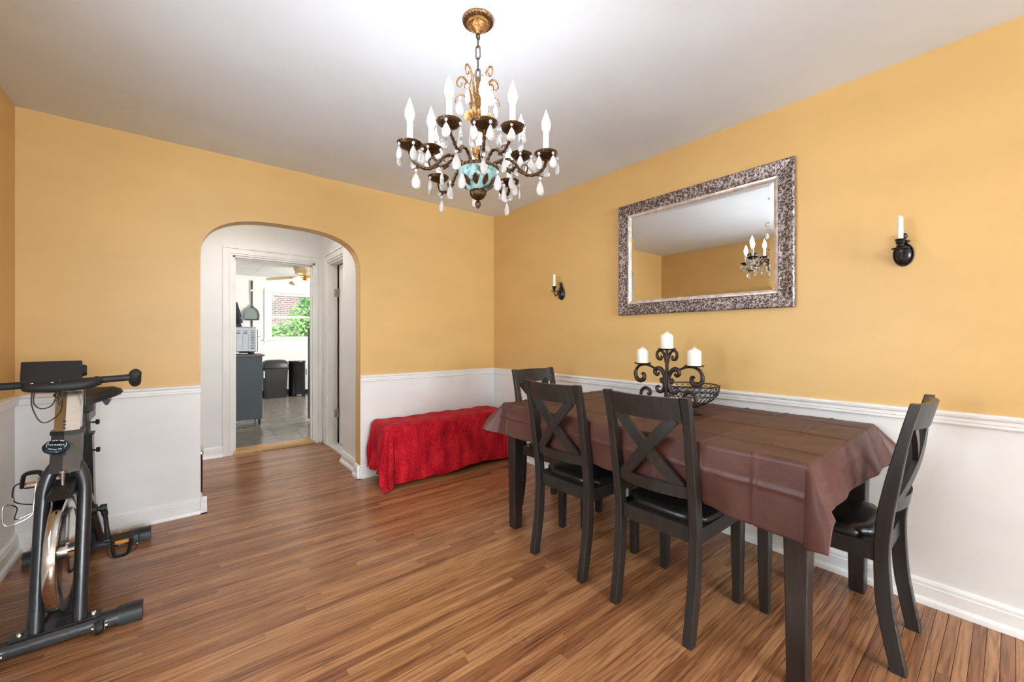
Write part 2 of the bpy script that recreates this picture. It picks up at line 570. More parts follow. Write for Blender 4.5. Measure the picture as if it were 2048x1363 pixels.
def struct(mb, name, mat, smooth=False, label=None):
    o = mb.build(name, mat, None, smooth)
    return tag(o, label, None, None, 'structure')


def link_copy(o, parent=None):
    c = o.copy()
    COL.objects.link(c)
    c.parent = parent
    for ch in list(o.children):
        link_copy(ch, c)
    return c



# ------------------------------------------------------------------ the setting
H = 2.44
XL, YF = -3.266, -7.45          # left wall plane, wall behind the camera
RAIL = 0.86
AX0, AX1 = -2.458, -1.392       # archway
WT = 0.118                      # thickness of the archway wall


def wbox(mb, x0, x1, y0, y1, z0, z1):
    """wall block split at the chair rail: white below (slot 0), mustard above (slot 1)"""
    if z0 < RAIL < z1:
        mb.cur = 0; mb.box(x0, x1, y0, y1, z0, RAIL)
        mb.cur = 1; mb.box(x0, x1, y0, y1, RAIL, z1)
    else:
        mb.cur = 0 if z1 <= RAIL else 1
        mb.box(x0, x1, y0, y1, z0, z1)
    mb.cur = 0


# floor slab with oak strips as its pieces
fl = struct(MB().box(XL - .1, .1, YF - .1, 0.0, -.06, -.011).box(-3.1, -1.28, 0.0, 1.50, -.06, -.011), 'floor', 'slab')
PW = 0.0357
pm = MB()
e = 0.0010
sec = [(-PW / 2 + .0005, -.012), (PW / 2 - .0005, -.012), (PW / 2 - .0005, -e), (PW / 2 - .0005 - e, 0), (-PW / 2 + .0005 + e, 0), (-PW / 2 + .0005, -e)]
pm.loft([[(u, a, c) for a, c in sec] for u in (0, 1)])
plank_me = pm.mesh('plank', [M['floor']])
rows = []
y = 1.485
while y > YF:
    if y - PW / 2 > WT: a, b_ = -3.0, -1.30
    elif y > 0: a, b_ = AX0 + .002, AX1 - .002
    else: a, b_ = XL, 0.0
    x = a - random.random() * 0.9
    while x < b_:
        L = random.choice((.55, .8, 1.1, 1.4, 1.7, 2.1, 2.4)) * random.uniform(.85, 1.15)
        x0, x1 = max(x, a), min(x + L, b_)
        if a < x1 < a + .15: x1 = a + .15          # no slivers at the walls
        if b_ - .15 < x1 < b_: x1 = b_
        if x1 > x0:
            rows.append((x0, x1 - .0006, y))
        x = x1 if x1 > a else x + L
    y -= PW


def in_view(x0, x1, y):
    best = 1e9
    for x in (x0, (x0 + x1) / 2, x1):
        dx, dy = x - CAM[0], y - CAM[1]
        z = dx * math.sin(YAW) + dy * math.cos(YAW)
        if z > .3:
            px = 1024 + FPX * (dx * math.cos(YAW) - dy * math.sin(YAW)) / z
            py = 675 + FPX * CAM[2] / z
            if -60 < px < 2110 and py < 1400: best = min(best, z)
    return best


rows.sort(key=lambda r: in_view(*r))
for (x0, x1, y) in rows[:300]:
    o = bpy.data.objects.new('plank', plank_me)
    o.parent = fl
    o.location = (x0, y, 0); o.scale = (x1 - x0, 1, 1)
    COL.objects.link(o)
rest = MB()
for (x0, x1, y) in rows[300:]:
    rest.loft([[(u, y + a, c) for a, c in sec] for u in (x0, x1)])
ro = rest.build('plank_strips', 'floor', fl, False)
at = ro.data.attributes.new('piece', 'FLOAT', 'FACE')
npf = len(ro.data.polygons) // max(1, len(rows) - 300)
vals = []
rr = [random.random() for _ in rows]
at.data.foreach_set('value', [rr[min(len(rr) - 1, i // npf)] for i in range(len(ro.data.polygons))])
tag(ro, kind='stuff')

struct(MB().box(XL - .12, .12, YF - .12, WT, H, H + .1), 'ceiling', 'ceil')
struct(MB().box(XL - .9, .9, YF - 1.1, 7.0, 2.56, 2.66), 'added_sun_shade', 'slab')  # unseen overhanging slab, added to keep the sun out of the front window

# wall_back with the archway
mb = MB()
wbox(mb, XL - .12, AX0, 0, WT, 0, H)
wbox(mb, AX1, .12, 0, WT, 0, H)
NA = 40
xc, hw = (AX0 + AX1) / 2, (AX1 - AX0) / 2


def arch_z(t):
    return 1.70 + .32 * max(0.0, 1 - abs(t) ** 2.8) ** (1 / 2.8)


ts = [math.sin(PI / 2 * (-1 + 2 * i / NA)) for i in range(NA + 1)]
mb.cur = 1
for i in range(NA):
    xa, xb, za, zb = xc + hw * ts[i], xc + hw * ts[i + 1], arch_z(ts[i]), arch_z(ts[i + 1])
    mb.add([(xa, 0, za), (xb, 0, zb), (xb, 0, H), (xa, 0, H), (xa, WT, za), (xb, WT, zb), (xb, WT, H), (xa, WT, H)], [(0, 1, 2, 3), (7, 6, 5, 4), (0, 4, 5, 1)])
# mustard reveal lining down the jambs
mb.box(AX1 - .0015, AX1, 0.0015, WT, 0, RAIL)
mb.box(AX0, AX0 + .0015, 0.0015, WT, 0, RAIL)
struct(mb, 'wall_back', ['white', 'yellow'])
mb = MB(); wbox(mb, 0, .12, YF - .12, 0, 0, H)
struct(mb, 'wall_right', ['white', 'yellow'])
LW = (-3.20, -1.66, .95, 1.70)      # window in the left wall: y0 y1 z0 z1
mb = MB()
wbox(mb, XL - .12, XL, YF - .12, LW[0], 0, H); wbox(mb, XL - .12, XL, LW[1], 0, 0, H)
wbox(mb, XL - .12, XL, LW[0], LW[1], 0, LW[2]); wbox(mb, XL - .12, XL, LW[0], LW[1], LW[3], H)
struct(mb, 'wall_left', ['white', 'yellow'])
FW = (-2.9, -0.5, .75, 2.15)
mb = MB()
wbox(mb, XL, FW[0], YF - .12, YF, 0, H); wbox(mb, FW[1], 0, YF - .12, YF, 0, H)
wbox(mb, FW[0], FW[1], YF - .12, YF, 0, FW[2]); wbox(mb, FW[0], FW[1], YF - .12, YF, FW[3], H)
struct(mb, 'wall_front', ['white', 'yellow'])

# chair rails and baseboards (profiles swept along the walls)
RPROF = [(0, .803), (.012, .803), (.015, .808), (.015, .818), (.018, .821), (.018, .836), (.024, .839), (.028, .846), (.028, .853), (.022, .858), (0, .860)]
BPROF = [(0, 0), (.034, 0), (.034, .006), (.030, .020), (.020, .028), (.018, .030), (.018, .076), (.014, .080), (.014, .092), (.008, .101), (0, .104)]


def run(prof, p0, p1, nrm):
    """sweep a wall profile from p0 to p1 (xy), nrm = direction into the room"""
    mb = MB()
    mb.prism(prof, lambda u, v, q: Vector((p1 if q else p0) + (v,)) + Vector((nrm[0] * u, nrm[1] * u, 0)))
    return mb


k = 0
for prof, kind in ((RPROF, 'trim'), (BPROF, 'baseboard')):
    ext = .028 if kind == 'trim' else .034
    segs = [('left_of_arch', (XL, 0), (AX0 + (.003 if kind == 'trim' else ext), 0), (0, -1)), ('right_of_arch', (AX1 - (.003 if kind == 'trim' else ext), 0), (0, 0), (0, -1)),
            ('right', (0, 0), (0, YF), (-1, 0)), ('left', (XL, 0), (XL, LW[1] + .09 if kind == 'trim' else YF), (1, 0))]
    for nm, p0, p1, n_ in segs:
        k += 1
        struct(run(prof, p0, p1, n_), f'trim_{k}' if kind == 'trim' else f'baseboard_{nm}', 'trim', 30)
# returns of the baseboard inside the archway and along the short hall
struct(run(BPROF, (AX1, -.034), (AX1, WT + .0), (-1, 0)), 'baseboard_arch_right', 'trim', 30)
struct(run(BPROF, (AX0, -.034), (AX0, WT + .0), (1, 0)), 'baseboard_arch_left', 'trim', 30)
struct(run(BPROF, (-1.36, WT), (-1.36, .58), (-1, 0)), 'baseboard_hall_right', 'trim', 30)
struct(run(BPROF, (-3.0, 1.49), (-2.235, 1.49), (0, -1)), 'baseboard_hall_back', 'trim', 30)

# the short hall behind the archway
HB = 1.49
DX0, DX1, DZ = -2.15, -1.390, 2.00
struct(MB().box(-3.2, DX0, HB, HB + .14, 0, H).box(DX1, .92, HB, HB + .14, 0, H).box(DX0, DX1, HB, HB + .14, DZ, H), 'wall_hall_back', 'white')
struct(MB().box(-3.12, -3.0, WT, HB, 0, H), 'wall_hall_left', 'white')
SY0, SY1, SZ = .56, 1.275, 1.985
struct(MB().box(-1.36, -1.213, WT, SY0 + .02, 0, H).box(-1.30, -1.213, SY1, HB, 0, H).box(-1.30, -1.213, SY0 + .02, SY1, SZ, H), 'wall_hall_right', 'white')
struct(MB().box(-.42, -.30, WT, HB, 0, H), 'wall_closet', 'white')
struct(MB().box(-3.12, -.30, WT, HB, H, H + .1), 'ceiling_hall', 'ceil')
struct(MB().box(-1.28, -.42, WT, HB, -.06, 0), 'floor_closet', 'slab')


def casing(name, f, h0, h1, z1, w=.085, w1=None, z0=0.0):
    """door casing around an opening; f maps (h, d, z) to the world, d = out of the wall"""
    w1 = w1 or w
    mb = MB()
    for a, b_, c, d in ((h0 - w, h0, z0, z1 + w), (h1, h1 + w1, z0, z1 + w), (h0, h1, z1, z1 + w)):
        mb.box(a, b_, 0, .016, c, d)
    for a, b_, c, d in ((h0 - w, h0 - w + .018, z0, z1 + w), (h1 + w1 - .018, h1 + w1, z0, z1 + w), (h0 - w + .018, h1 + w1 - .018, z1 + w - .018, z1 + w), (h0 - .03, h0 - .018, z0, z1 + .03), (h1 + .018, h1 + .03, z0, z1 + .03), (h0 - .018, h1 + .018, z1 + .018, z1 + .03)):
        mb.box(a, b_, .016, .026, c, d)
    mb.v = [f(*p) for p in mb.v]
    return mb


struct(casing('c', lambda h, d, z: (h, HB - d, z), DX0, DX1, DZ, .085, .088), 'trim_20', 'oldtrim')
mb = MB().box(DX0, DX0 + .018, HB, HB + .14, 0, DZ).box(DX1 - .018, DX1, HB, HB + .14, 0, DZ).box(DX0, DX1, HB, HB + .14, DZ - .018, DZ)
mb.box(DX0 + .018, DX0 + .03, HB + .05, HB + .09, .03, DZ - .02).box(DX1 - .03, DX1 - .018, HB + .05, HB + .09, .03, DZ - .02).box(DX0 + .018, DX1 - .018, HB + .05, HB + .09, DZ - .03, DZ - .018)
struct(mb, 'trim_21', 'oldtrim')
mb = MB().prism([(-.02, 0), (-.02, .012), (-.008, .024), (.05, .032), (.15, .032), (.15, 0)], lambda u, v, q: Vector(((DX1 if q else DX0), HB + u, v)))
struct(mb, 'trim_22', 'honeywood', 30, 'honey oak threshold at the kitchen doorway')
struct(casing('c', lambda h, d, z: (-1.30 - d, h, z), SY0 + .02, SY1, SZ, .1, .11), 'trim_23', 'oldtrim')
mb = MB().box(-1.30, -1.213, SY1 - .016, SY1, 0, SZ).box(-1.30, -1.213, SY0 + .02, SY1 - .016, SZ - .016, SZ)
struct(mb, 'trim_24', 'oldtrim')
struct(MB().box(-1.315, -1.12, SY0 + .02, SY1, 0, .014), 'trim_25', 'oldtrim', False, 'pale worn sill of the closet door')
dr = bpy.data.objects.new('door_1', None); COL.objects.link(dr); dr.location = (-1.20, SY1 - .02, .02); tag(dr, kind='structure')
lf = MB().box(-1.206, -1.169, SY0 + .03, SY1 - .056, .022, SZ - .022).build('door_leaf', 'trim', dr, False, True)
MB().box(-1.209, -1.206, SY0 + .12, SY1 - .15, .25, .95).box(-1.209, -1.206, SY0 + .12, SY1 - .15, 1.08, 1.85).build('door_panel', 'trim', dr, False, True)
for z in (.30, 1.62):
    MB().box(-1.248, -1.213, SY1 - .018, SY1 - .0165, z, z + .09).box(-1.2075, -1.206, SY1 - .086, SY1 - .040, z, z + .09).lathe([(.006, 0), (.006, .09)], (-1.212, SY1 - .034, z), 8).build('hinge', 'brass', dr, 30, True)

# kitchen shell
KX0, KX1, KY0, KY1, KF, KH = -3.2, .8, HB + .14, 5.95, .03, 2.38
kf = struct(MB().box(KX0 - .12, KX1 + .12, KY0 - .02, KY1, -.06, KF - .004), 'floor_kitchen', 'grout')
tm = MB().box(.0025, .4715, .0025, .4505, -.010, 0).mesh('tile', [M['tile']])
for r in range(10):
    y0 = 1.546 + .453 * r
    for c in range(-4, 6):
        x0 = -1.931 + .474 * c + (.242 if r % 2 else 0)
        if y0 > KY1 - .2 or x0 < -2.45 or x0 > .45: continue
        o = bpy.data.objects.new('tile', tm); o.parent = kf; o.location = (x0, max(y0, KY0 - .1), KF); COL.objects.link(o)
        if y0 + .453 > KY1: o.scale = (1, (KY1 - y0) / .453, 1)
struct(MB().box(KX0 - .12, KX0, KY0, KY1, 0, KH), 'wall_kitchen_left', 'kwall')
KW = (-1.17, .01, 1.14, 2.08)
struct(MB().box(KX0, KW[0], KY1, KY1 + .14, 0, KH).box(KW[1], KX1, KY1, KY1 + .14, 0, KH).box(KW[0], KW[1], KY1, KY1 + .14, 0, KW[2]).box(KW[0], KW[1], KY1, KY1 + .14, KW[3], KH), 'wall_kitchen_back', 'kwall')
KS = (2.7, 4.5, 1.0, 2.1)
struct(MB().box(KX1, KX1 + .12, KY0, KS[0], 0, KH).box(KX1, KX1 + .12, KS[1], KY1, 0, KH).box(KX1, KX1 + .12, KS[0], KS[1], 0, KS[2]).box(KX1, KX1 + .12, KS[0], KS[1], KS[3], KH), 'wall_kitchen_right', 'kwall')
kc = struct(MB().box(KX0 - .1, KX1 + .1, KY0 - .14, KY1 + .14, KH + .006, KH + .1), 'ceiling_kitchen', 'grout')
pmesh = MB().box(.002, .608, .002, 1.216, 0, .012).mesh('panel', [M['kwall']])
for i in range(7):
    for j in range(4):
        o = bpy.data.objects.new('panel', pmesh); o.parent = kc; o.location = (KX0 + .61 * i - .1, KY0 - .1 + 1.218 * j, KH); COL.objects.link(o)
struct(MB().box(KX0, -1.30, KY1 - .012, KY1, 1.255, 1.275), 'trim_26', 'trim')
struct(MB().box(KX0, KX1, KY1 - .012, KY1, KF, KF + .09), 'baseboard_kitchen', 'dark')


def window(name, f, h0, h1, z0, z1, sill=True, blinds=False, mull=()):
    """double-hung window in an opening; f maps (h, d, z), d > 0 into the room, d < 0 into the wall"""
    root = bpy.data.objects.new(name, None); COL.objects.link(root); tag(root, kind='structure')

    def put(nm, boxes, mat):
        mb = MB()
        for b_ in boxes: mb.box(*b_)
        mb.v = [f(*p) for p in mb.v]
        return mb.build(nm, mat, root, False)
    w = .08
    put('casing', [(h0 - w, h0, 0, .02, z0 - .0, z1 + w), (h1, h1 + w, 0, .02, z0 - .0, z1 + w), (h0, h1, 0, .02, z1, z1 + w)], 'trim')
    if sill: put('sill', [(h0 - w - .02, h1 + w + .02, 0, .045, z0 - .025, z0), (h0 - w, h1 + w, 0, .015, z0 - .07, z0 - .025)], 'trim')
    zm = (z0 + z1) / 2 - .01
    edges = [h0] + list(mull) + [h1]
    for a, b_ in zip(edges[:-1], edges[1:]):
        fw = .055
        put('sash_frame', [(a, a + fw, -.09, -.03, z0, z1), (b_ - fw, b_, -.09, -.03, z0, z1), (a + fw, b_ - fw, -.088, -.032, z0, z0 + fw), (a + fw, b_ - fw, -.088, -.032, z1 - fw, z1), (a + fw, b_ - fw, -.088, -.032, zm - .02, zm + .02)], 'trim')
        for c, d in ((z0 + fw, zm - .02), (zm + .02, z1 - fw)):
            put('pane', [(a + fw, b_ - fw, -.064, -.058, c, d)], 'pane')
    if blinds:
        bs = []
        z = z1 - .08
        while z > z0 + .08:
            bs.append((h0 + .03, h1 - .03, -.028, -.006, z, z + .0008)); z -= .026
        o = put('blind_slats', bs, 'blind'); tag(o, kind='stuff')
        put('blind_headrail', [(h0 + .02, h1 - .02, -.032, -.002, z1 - .05, z1 - .015)], 'blind')
        put('blind_bottom_rail', [(h0 + .03, h1 - .03, -.028, -.006, z0 + .035, z0 + .055)], 'blind')
        put('blind_cord', [(h0 + .16, h0 + .163, -.018, -.015, z0 + .05, z1 - .04), (h1 - .16, h1 - .157, -.018, -.015, z0 + .05, z1 - .04)], 'blind')
    return root


window('window_1', lambda h, d, z: (h, KY1 - d, z), *KW, blinds=True)
window('window_2', lambda h, d, z: (XL + d, h, z), *LW, mull=((LW[0] + LW[1]) / 2,))
window('window_3', lambda h, d, z: (h, YF + d, z), *FW, mull=(-2.1, -1.3))  # unseen windows added behind the camera to let daylight in
window('window_4', lambda h, d, z: (KX1 - d, h, z), *KS, mull=((KS[0] + KS[1]) / 2,))  # unseen side window added to light the kitchen

# ------------------------------------------------------------------ draped sheets
def drape(x0, x1, y0, y1, zt, over, R=.015, alpha=None, flare=None, floor=None, step=.012, wav=None, ridge=None, cpow=2.0):
    """sheet over a box top; over = overhang (left x0, right x1, near y0, far y1); returns rows of points"""
    def axis(a, b_, oa, ob):
        n = int(round((b_ - a + oa + ob) / step))
        return [a - oa + (b_ - a + oa + ob) * i / n for i in range(n + 1)]
    X, Y = axis(x0, x1, over[0], over[1]), axis(y0, y1, over[2], over[3])
    rows = []
    for yy in Y:
        row = []
        for xx in X:
            dx = x0 - xx if xx < x0 else (xx - x1 if xx > x1 else 0)
            dy = y0 - yy if yy < y0 else (yy - y1 if yy > y1 else 0)
            sx, sy = (-1 if xx < x0 else 1), (-1 if yy < y0 else 1)
            bx, by = min(max(xx, x0), x1), min(max(yy, y0), y1)
            d = (dx ** cpow + dy ** cpow) ** (1 / cpow)
            if d < 1e-9:
                z = zt + (ridge(xx, yy) if ridge else 0)
                row.append((xx, yy, z)); continue
            ph = math.atan2(dy, dx)
            al = (alpha[(sx, sy)] if alpha else .5) * math.sin(2 * ph) ** 1.0 if dx > 0 and dy > 0 else 0
            fl_ = flare(bx, by, sx if dx > 0 else 0, sy if dy > 0 else 0) if flare else .04
            al = al + fl_ * (1 - .5 * math.sin(2 * ph) if dx > 0 and dy > 0 else 1)
            q = R * (PI / 2 - al)
            if d < q:
                out, dn = R * math.sin(d / R), R * (1 - math.cos(d / R))
            else:
                a_ = q / R
                out = R * math.sin(a_) + (d - q) * math.cos(a_)
                dn = R * (1 - math.cos(a_)) + (d - q) * math.sin(a_)
            if wav:
                out += wav(xx, yy, dx, dy, min(1, d / .12))
            z = zt - dn + (ridge(bx, by) if ridge else 0)
            px, py = bx + sx * math.cos(ph) * out, by + sy * math.sin(ph) * out
            if floor is not None and z < floor:
                ex = floor - z
                z = floor + .004 * math.sin(40 * (xx + yy))
                px += sx * math.cos(ph) * ex * .5; py += sy * math.sin(ph) * ex * .5
            row.append((px, py, z))
        rows.append(row)
    return rows


# ------------------------------------------------------------------ dining table
TX0, TX1, TY0, TY1, TZ = -1.008, -.062, -3.038, -1.462, .765
tb = thing('dining_table', ((TX0 + TX1) / 2, (TY0 + TY1) / 2, 0), 'long dark espresso wooden dining table under the brown cloth', 'table')
MB().obox(((TX0 + TX1) / 2, (TY0 + TY1) / 2, TZ - .016), (TX1 - TX0, TY1 - TY0, .032), None, .003).build('tabletop', 'tablewood', tb, 30, True)
a0, a1, b0, b1 = TX0 + .05, TX1 - .05, TY0 + .05, TY1 - .05
mb = MB()
for q in ((a0, a0 + .02, b0, b1), (a1 - .02, a1, b0, b1), (a0, a1, b0, b0 + .02), (a0, a1, b1 - .02, b1)):
    mb.box(*q, TZ - .12, TZ - .033)
mb.build('apron', 'tablewood', tb, False, True)
for sx, sy in ((0, 0), (1, 0), (0, 1), (1, 1)):
    cx, cy = (TX0 + .058, TX1 - .058)[sx], (TY0 + .042, TY1 - .038)[sy]
    ox, oy = (-1, 1)[sx], (-1, 1)[sy]
    loops = []
    for z, hw_, sh in ((0, .027, .0), (.004, .029, 0), (.25, .032, 0), (.5, .036, 0), (TZ - .033, .038, 0)):
        c_ = .004
        l = [(-hw_ + c_, -hw_), (hw_ - c_, -hw_), (hw_, -hw_ + c_), (hw_, hw_ - c_), (hw_ - c_, hw_), (-hw_ + c_, hw_), (-hw_, hw_ - c_), (-hw_, -hw_ + c_)]
        loops.append([(cx + u, cy + v, z) for u, v in l])
    MB().loft(loops).build('leg', 'tablewood', tb, 30, True)


def cl_ridge(x, y):
    z = .0022
    for yc in (-2.885, -2.690, -2.495, -2.30, -2.105, -1.91, -1.715, -1.52):
        z += .0048 * math.exp(-((y - yc) / .0065) ** 2)
    for xc_ in (-.845, -.52, -.19):
        z += .0040 * math.exp(-((x - xc_ - .02 * math.sin(y * 2.5)) / .0070) ** 2)
    z += .0016 * (1 + math.sin(x * 31 + 3 * math.sin(y * 4)) * math.sin(y * 17 + x * 5))
    return z


def cl_wav(x, y, dx, dy, k):
    w = .002 * math.sin(y * 21 + x * 9) + .0012 * math.sin(y * 47 + 1.3)
    if dx > 0 and dy == 0:
        for yc in (-2.885, -2.690, -2.495, -2.30, -2.105, -1.91, -1.715, -1.52):
            w += .0055 * math.exp(-((y - yc) / .007) ** 2)
        w += .006 * math.exp(-((dx - .115) / .007) ** 2)
    if dy > 0 and dx == 0:
        w = .006 * math.sin(x * 13) + .003 * math.sin(x * 31)
        w += .007 * math.exp(-((dy - .07) / .010) ** 2)
    return w * k


def cl_flare(bx, by, sx, sy):
    if sx > 0 and not sy: return .02
    if sy < 0 and not sx: return .16 + .30 * max(0, (bx - TX0) / (TX1 - TX0)) ** 2
    if sy > 0 and not sx: return .38
    if sx < 0 and not sy: return .05 + .10 * max(0, (by + 1.75) / .3)
    return .12


rows = drape(TX0, TX1, TY0, TY1, TZ + .002, (.262, .24, .172, .150), .012, {(-1, -1): .55, (1, -1): .75, (-1, 1): .55, (1, 1): .3}, cl_flare, None, .0072, cl_wav, cl_ridge, 5.0)
# the sheet lies a little askew: its front hem climbs towards the far end
for r in rows:
    for i, (x, y, z) in enumerate(r):
        if z < TZ - .02:
            f_ = max(0, min(1, (y - TY0) / (TY1 - TY0)))
            k_ = .30 * f_ if x < TX0 + .005 else 0
            r[i] = (min(x, -.006), y, TZ - (TZ - z) * (1 - k_))
        else:
            r[i] = (min(x, -.006), y, z)
for r in rows:
    for i, (x, y, z) in enumerate(r):
        if z < .74 and x < TX0 + .03 and y < -1.6:
            for (cx_, cy_) in ((-1.046, -2.503), (-1.042, -1.968)):
                for sv in (-1, 1):
                    dyp = abs(y - (cy_ + sv * .176))
                    if dyp < .14:
                        zz = max(.45, min(.74, z))
                        lim = cx_ + (.038 + (.55 - zz) * .225 if zz < .79 else 0) + .006
                        k_ = 1 if dyp < .026 else .5 + .5 * math.cos(PI * (dyp - .026) / .114)
                        if x < lim: x = x + (lim - x) * k_
        r[i] = (x, y, z)
cl = MB().grid(rows).build('tablecloth', ['vinyl'], None, 'all')
so = cl.modifiers.new('solid', 'SOLIDIFY'); so.thickness = .0009; so.offset = 1
tag(cl, 'brown plastic tablecloth with fold creases draped over the dining table', 'tablecloth')

# ------------------------------------------------------------------ dining chairs
PROFILE = [(0, .003, -.040), (.012, .005, -.040), (.10, .022, -.024), (.20, .039, -.008), (.27, .045, -.002), (.36, .047, .003), (.44, .046, .003), (.55, .038, -.008), (.67, .016, -.026), (.79, -.011, -.043), (.88, -.032, -.060), (.948, -.049, -.078)]


def prof_at(z):
    for (z0, f0, r0), (z1, f1, r1) in zip(PROFILE[:-1], PROFILE[1:]):
        if z <= z1:
            q = (z - z0) / (z1 - z0)
            return f0 + (f1 - f0) * q, r0 + (r1 - r0) * q
    return PROFILE[-1][1:]


def chair_parts(root):
    for s in (-1, 1):
        loops = []
        zs = [i * .948 / 30 for i in range(31)]
        for z in zs:
            f_, r_ = prof_at(z)
            out = .187 + .010 * z
            w = .036
            v0, v1 = s * out, s * (out - w)
            c_ = .003
            loops.append([(r_ + c_, v0, z), (f_ - c_, v0, z), (f_, v0 - s * c_, z), (f_, v1 + s * c_, z), (f_ - c_, v1, z), (r_ + c_, v1, z), (r_, v1 + s * c_, z), (r_, v0 - s * c_, z)])
        MB().loft(loops).build('leg', 'chairwood', root, 35)
    for s in (-1, 1):
        loops = []
        for z, h_ in ((0, .016), (.004, .018), (.3, .0225), (.43, .0235)):
            u0, v0 = .402, s * .176
            c_ = .003
            l = [(-h_ + c_, -h_), (h_ - c_, -h_), (h_, -h_ + c_), (h_, h_ - c_), (h_ - c_, h_), (-h_ + c_, h_), (-h_, h_ - c_), (-h_, -h_ + c_)]
            loops.append([(u0 + a, v0 + b_, z) for a, b_ in l])
        MB().loft(loops).build('leg', 'chairwood', root, 35)
    mb = MB()
    mb.box(.020, .042, -.152, .152, .372, .433).box(.392, .414, -.153, .153, .372, .433)
    for s in (-1, 1):
        v0, v1 = sorted((s * .168, s * .188))
        mb.box(.046, .379, v0, v1, .372, .433)
    mb.box(.043, .391, -.167, .167, .425, .433)
    mb.build('seat_frame', 'chairwood', root, False)
    # padded seat
    loops = []
    for z, q in ((.434, .985), (.440, 1.0), (.450, 1.0), (.460, .975), (.468, .92), (.473, .80), (.476, .55), (.477, .2)):
        l = []
        for k_ in range(40):
            a = 2 * PI * k_ / 40
            ca, sa = math.cos(a), math.sin(a)
            e_ = .38
            u = abs(ca) ** e_ * (1 if ca > 0 else -1)
            v = abs(sa) ** e_ * (1 if sa > 0 else -1)
            hw_ = .190 + (.004 * u)
            l.append((.235 + .190 * u * q, (hw_ if u > -.75 else .152) * v * q, z))
        loops.append(l)
    MB().loft(loops).build('seat_cushion', 'leather', root, 50)

    def bow(v, vm=.16):
        return -.030 * (1 - (v / vm) ** 2)

    def rail(name, z0, z1, th, n=10, zb=0):
        loops = []
        for i in range(n + 1):
            v = -.158 + .316 * i / n
            fl0, r0 = prof_at(z0); fl1, r1 = prof_at(z1)
            m0, m1 = (fl0 + r0) / 2 + bow(v), (fl1 + r1) / 2 + bow(v)
            loops.append([(m0 - th, v, z0), (m0 + th, v, z0), (m1 + th, v, z1), (m1 - th, v, z1)])
        return MB().loft(loops).build(name, 'chairwood', root, 35)
    rail('top_rail', .853, .944, .011)
    rail('lower_rail', .547, .596, .010)
    for s in (1, -1):
        loops = []
        n = 12
        for i in range(n + 1):
            q = i / n
            z = .585 + (.862 - .585) * q
            v = s * (-.128 + .256 * q)
            f_, r_ = prof_at(z)
            m_ = (f_ + r_) / 2 + bow(v) + (.003 if s > 0 else -.003)
            tv, tz = s * .256, .277
            L = math.hypot(tv, tz)
            nv, nz = -tz / L * .023, tv / L * .023
            th = .008
            loops.append([(m_ - th, v - nv, z - nz), (m_ + th, v - nv, z - nz), (m_ + th, v + nv, z + nz), (m_ - th, v + nv, z + nz)])
        MB().loft(loops).build('cross_slat', 'chairwood', root, 35)


CH = [((-1.046, -2.503), 0.0, 'dark wooden cross-back chair nearest the camera on the long side of the table'),
      ((-1.044, -1.968), 0.0, 'dark wooden cross-back chair on the long side of the table, nearer the red bench'),
      ((-.447, -3.182), PI / 2, 'dark wooden cross-back chair seen from the side, tucked into the near table end'),
      ((-.548, -1.280), -PI / 2, 'dark wooden cross-back chair at the far table end, facing the camera')]
proto = None
for (x, y), rz, lab in CH:
    if proto is None:
        proto = thing('dining_chair', (x, y, 0), lab, 'chair', 'cross-back chairs around the dining table', rz)
        chair_parts(proto)
    else:
        c_ = link_copy(proto); c_.location = (x, y, 0); c_.rotation_euler = (0, 0, rz); c_['label'] = lab

# ------------------------------------------------------------------ bench under the red throw
BX0, BX1, BY0, BY1, BZ = -1.295, -.10, -.375, -.06, .462
bn = thing('bench', ((BX0 + BX1) / 2, (BY0 + BY1) / 2, 0), 'low black bench hidden under the red throw against the wall', 'bench')
MB().obox(((BX0 + BX1) / 2, (BY0 + BY1) / 2, BZ - .05), (BX1 - BX0, BY1 - BY0, .10), None, .02).build('seat', 'blackplastic', bn, 30, True)
MB().box(BX0 + .02, BX1 - .02, BY0 + .02, BY1 - .02, .10, BZ - .10).build('body', 'blackplastic', bn, False, True)
for x in (BX0 + .05, BX1 - .05):
    for y in (BY0 + .05, BY1 - .05):
        MB().lathe([(.022, 0), (.030, .10)], (x, y, 0), 12).build('leg', 'blackplastic', bn, 30, True)


def rd_ridge(x, y):
    return .006 + .004 * math.sin(x * 11) * math.sin(y * 14) + .003 * math.sin(x * 37 + y * 25)


def rd_wav(x, y, dx, dy, k):
    w = .004 * math.sin(x * 23 + y * 31)
    if dy > 0 and dx == 0: w += .010 * math.sin(x * 9 + 1) * dy / .4
    if dx > 0 and dy == 0: w += .016 * math.sin(y * 42 + .5) * dx / .4
    if dx > 0 and dy > 0: w += .022 * math.sin(math.atan2(dy, dx) * 7) * min(1, math.hypot(dx, dy) / .3)
    return w * k


R_ = .05
rows = drape(BX0 + R_ - .02, BX1 - R_, BY0 + R_ - .01, BY1, BZ + .008, (.445, .43, .485, .045), R_, {(-1, -1): .12, (1, -1): .12, (-1, 1): .1, (1, 1): .1},
             lambda bx, by, sx, sy: .05 if sy < 0 and not sx else .06 if sx else .04, .012, .0125, rd_wav, rd_ridge)
for r in rows:
    for i, (x, y, z) in enumerate(r):
        if z < .35 and y < BY0 + .02 and x > BX0:   # hem rises and falls along the floor
            lift = .030 * max(0, (x + 1.15) / 1.0) + .014 * math.sin(x * 8.5)
            z = z + max(0, lift) * (1 - z / .35)
        if z < .35 and x < BX0 and y > BY0 + .05:
            z = z + .045 * (1 - z / .35)
        r[i] = (min(x, -.04), min(y, -.022), z)
th_ = MB().grid(rows).build('throw_blanket', 'red', None, 'all')
so = th_.modifiers.new('solid', 'SOLIDIFY'); so.thickness = .006; so.offset = 1
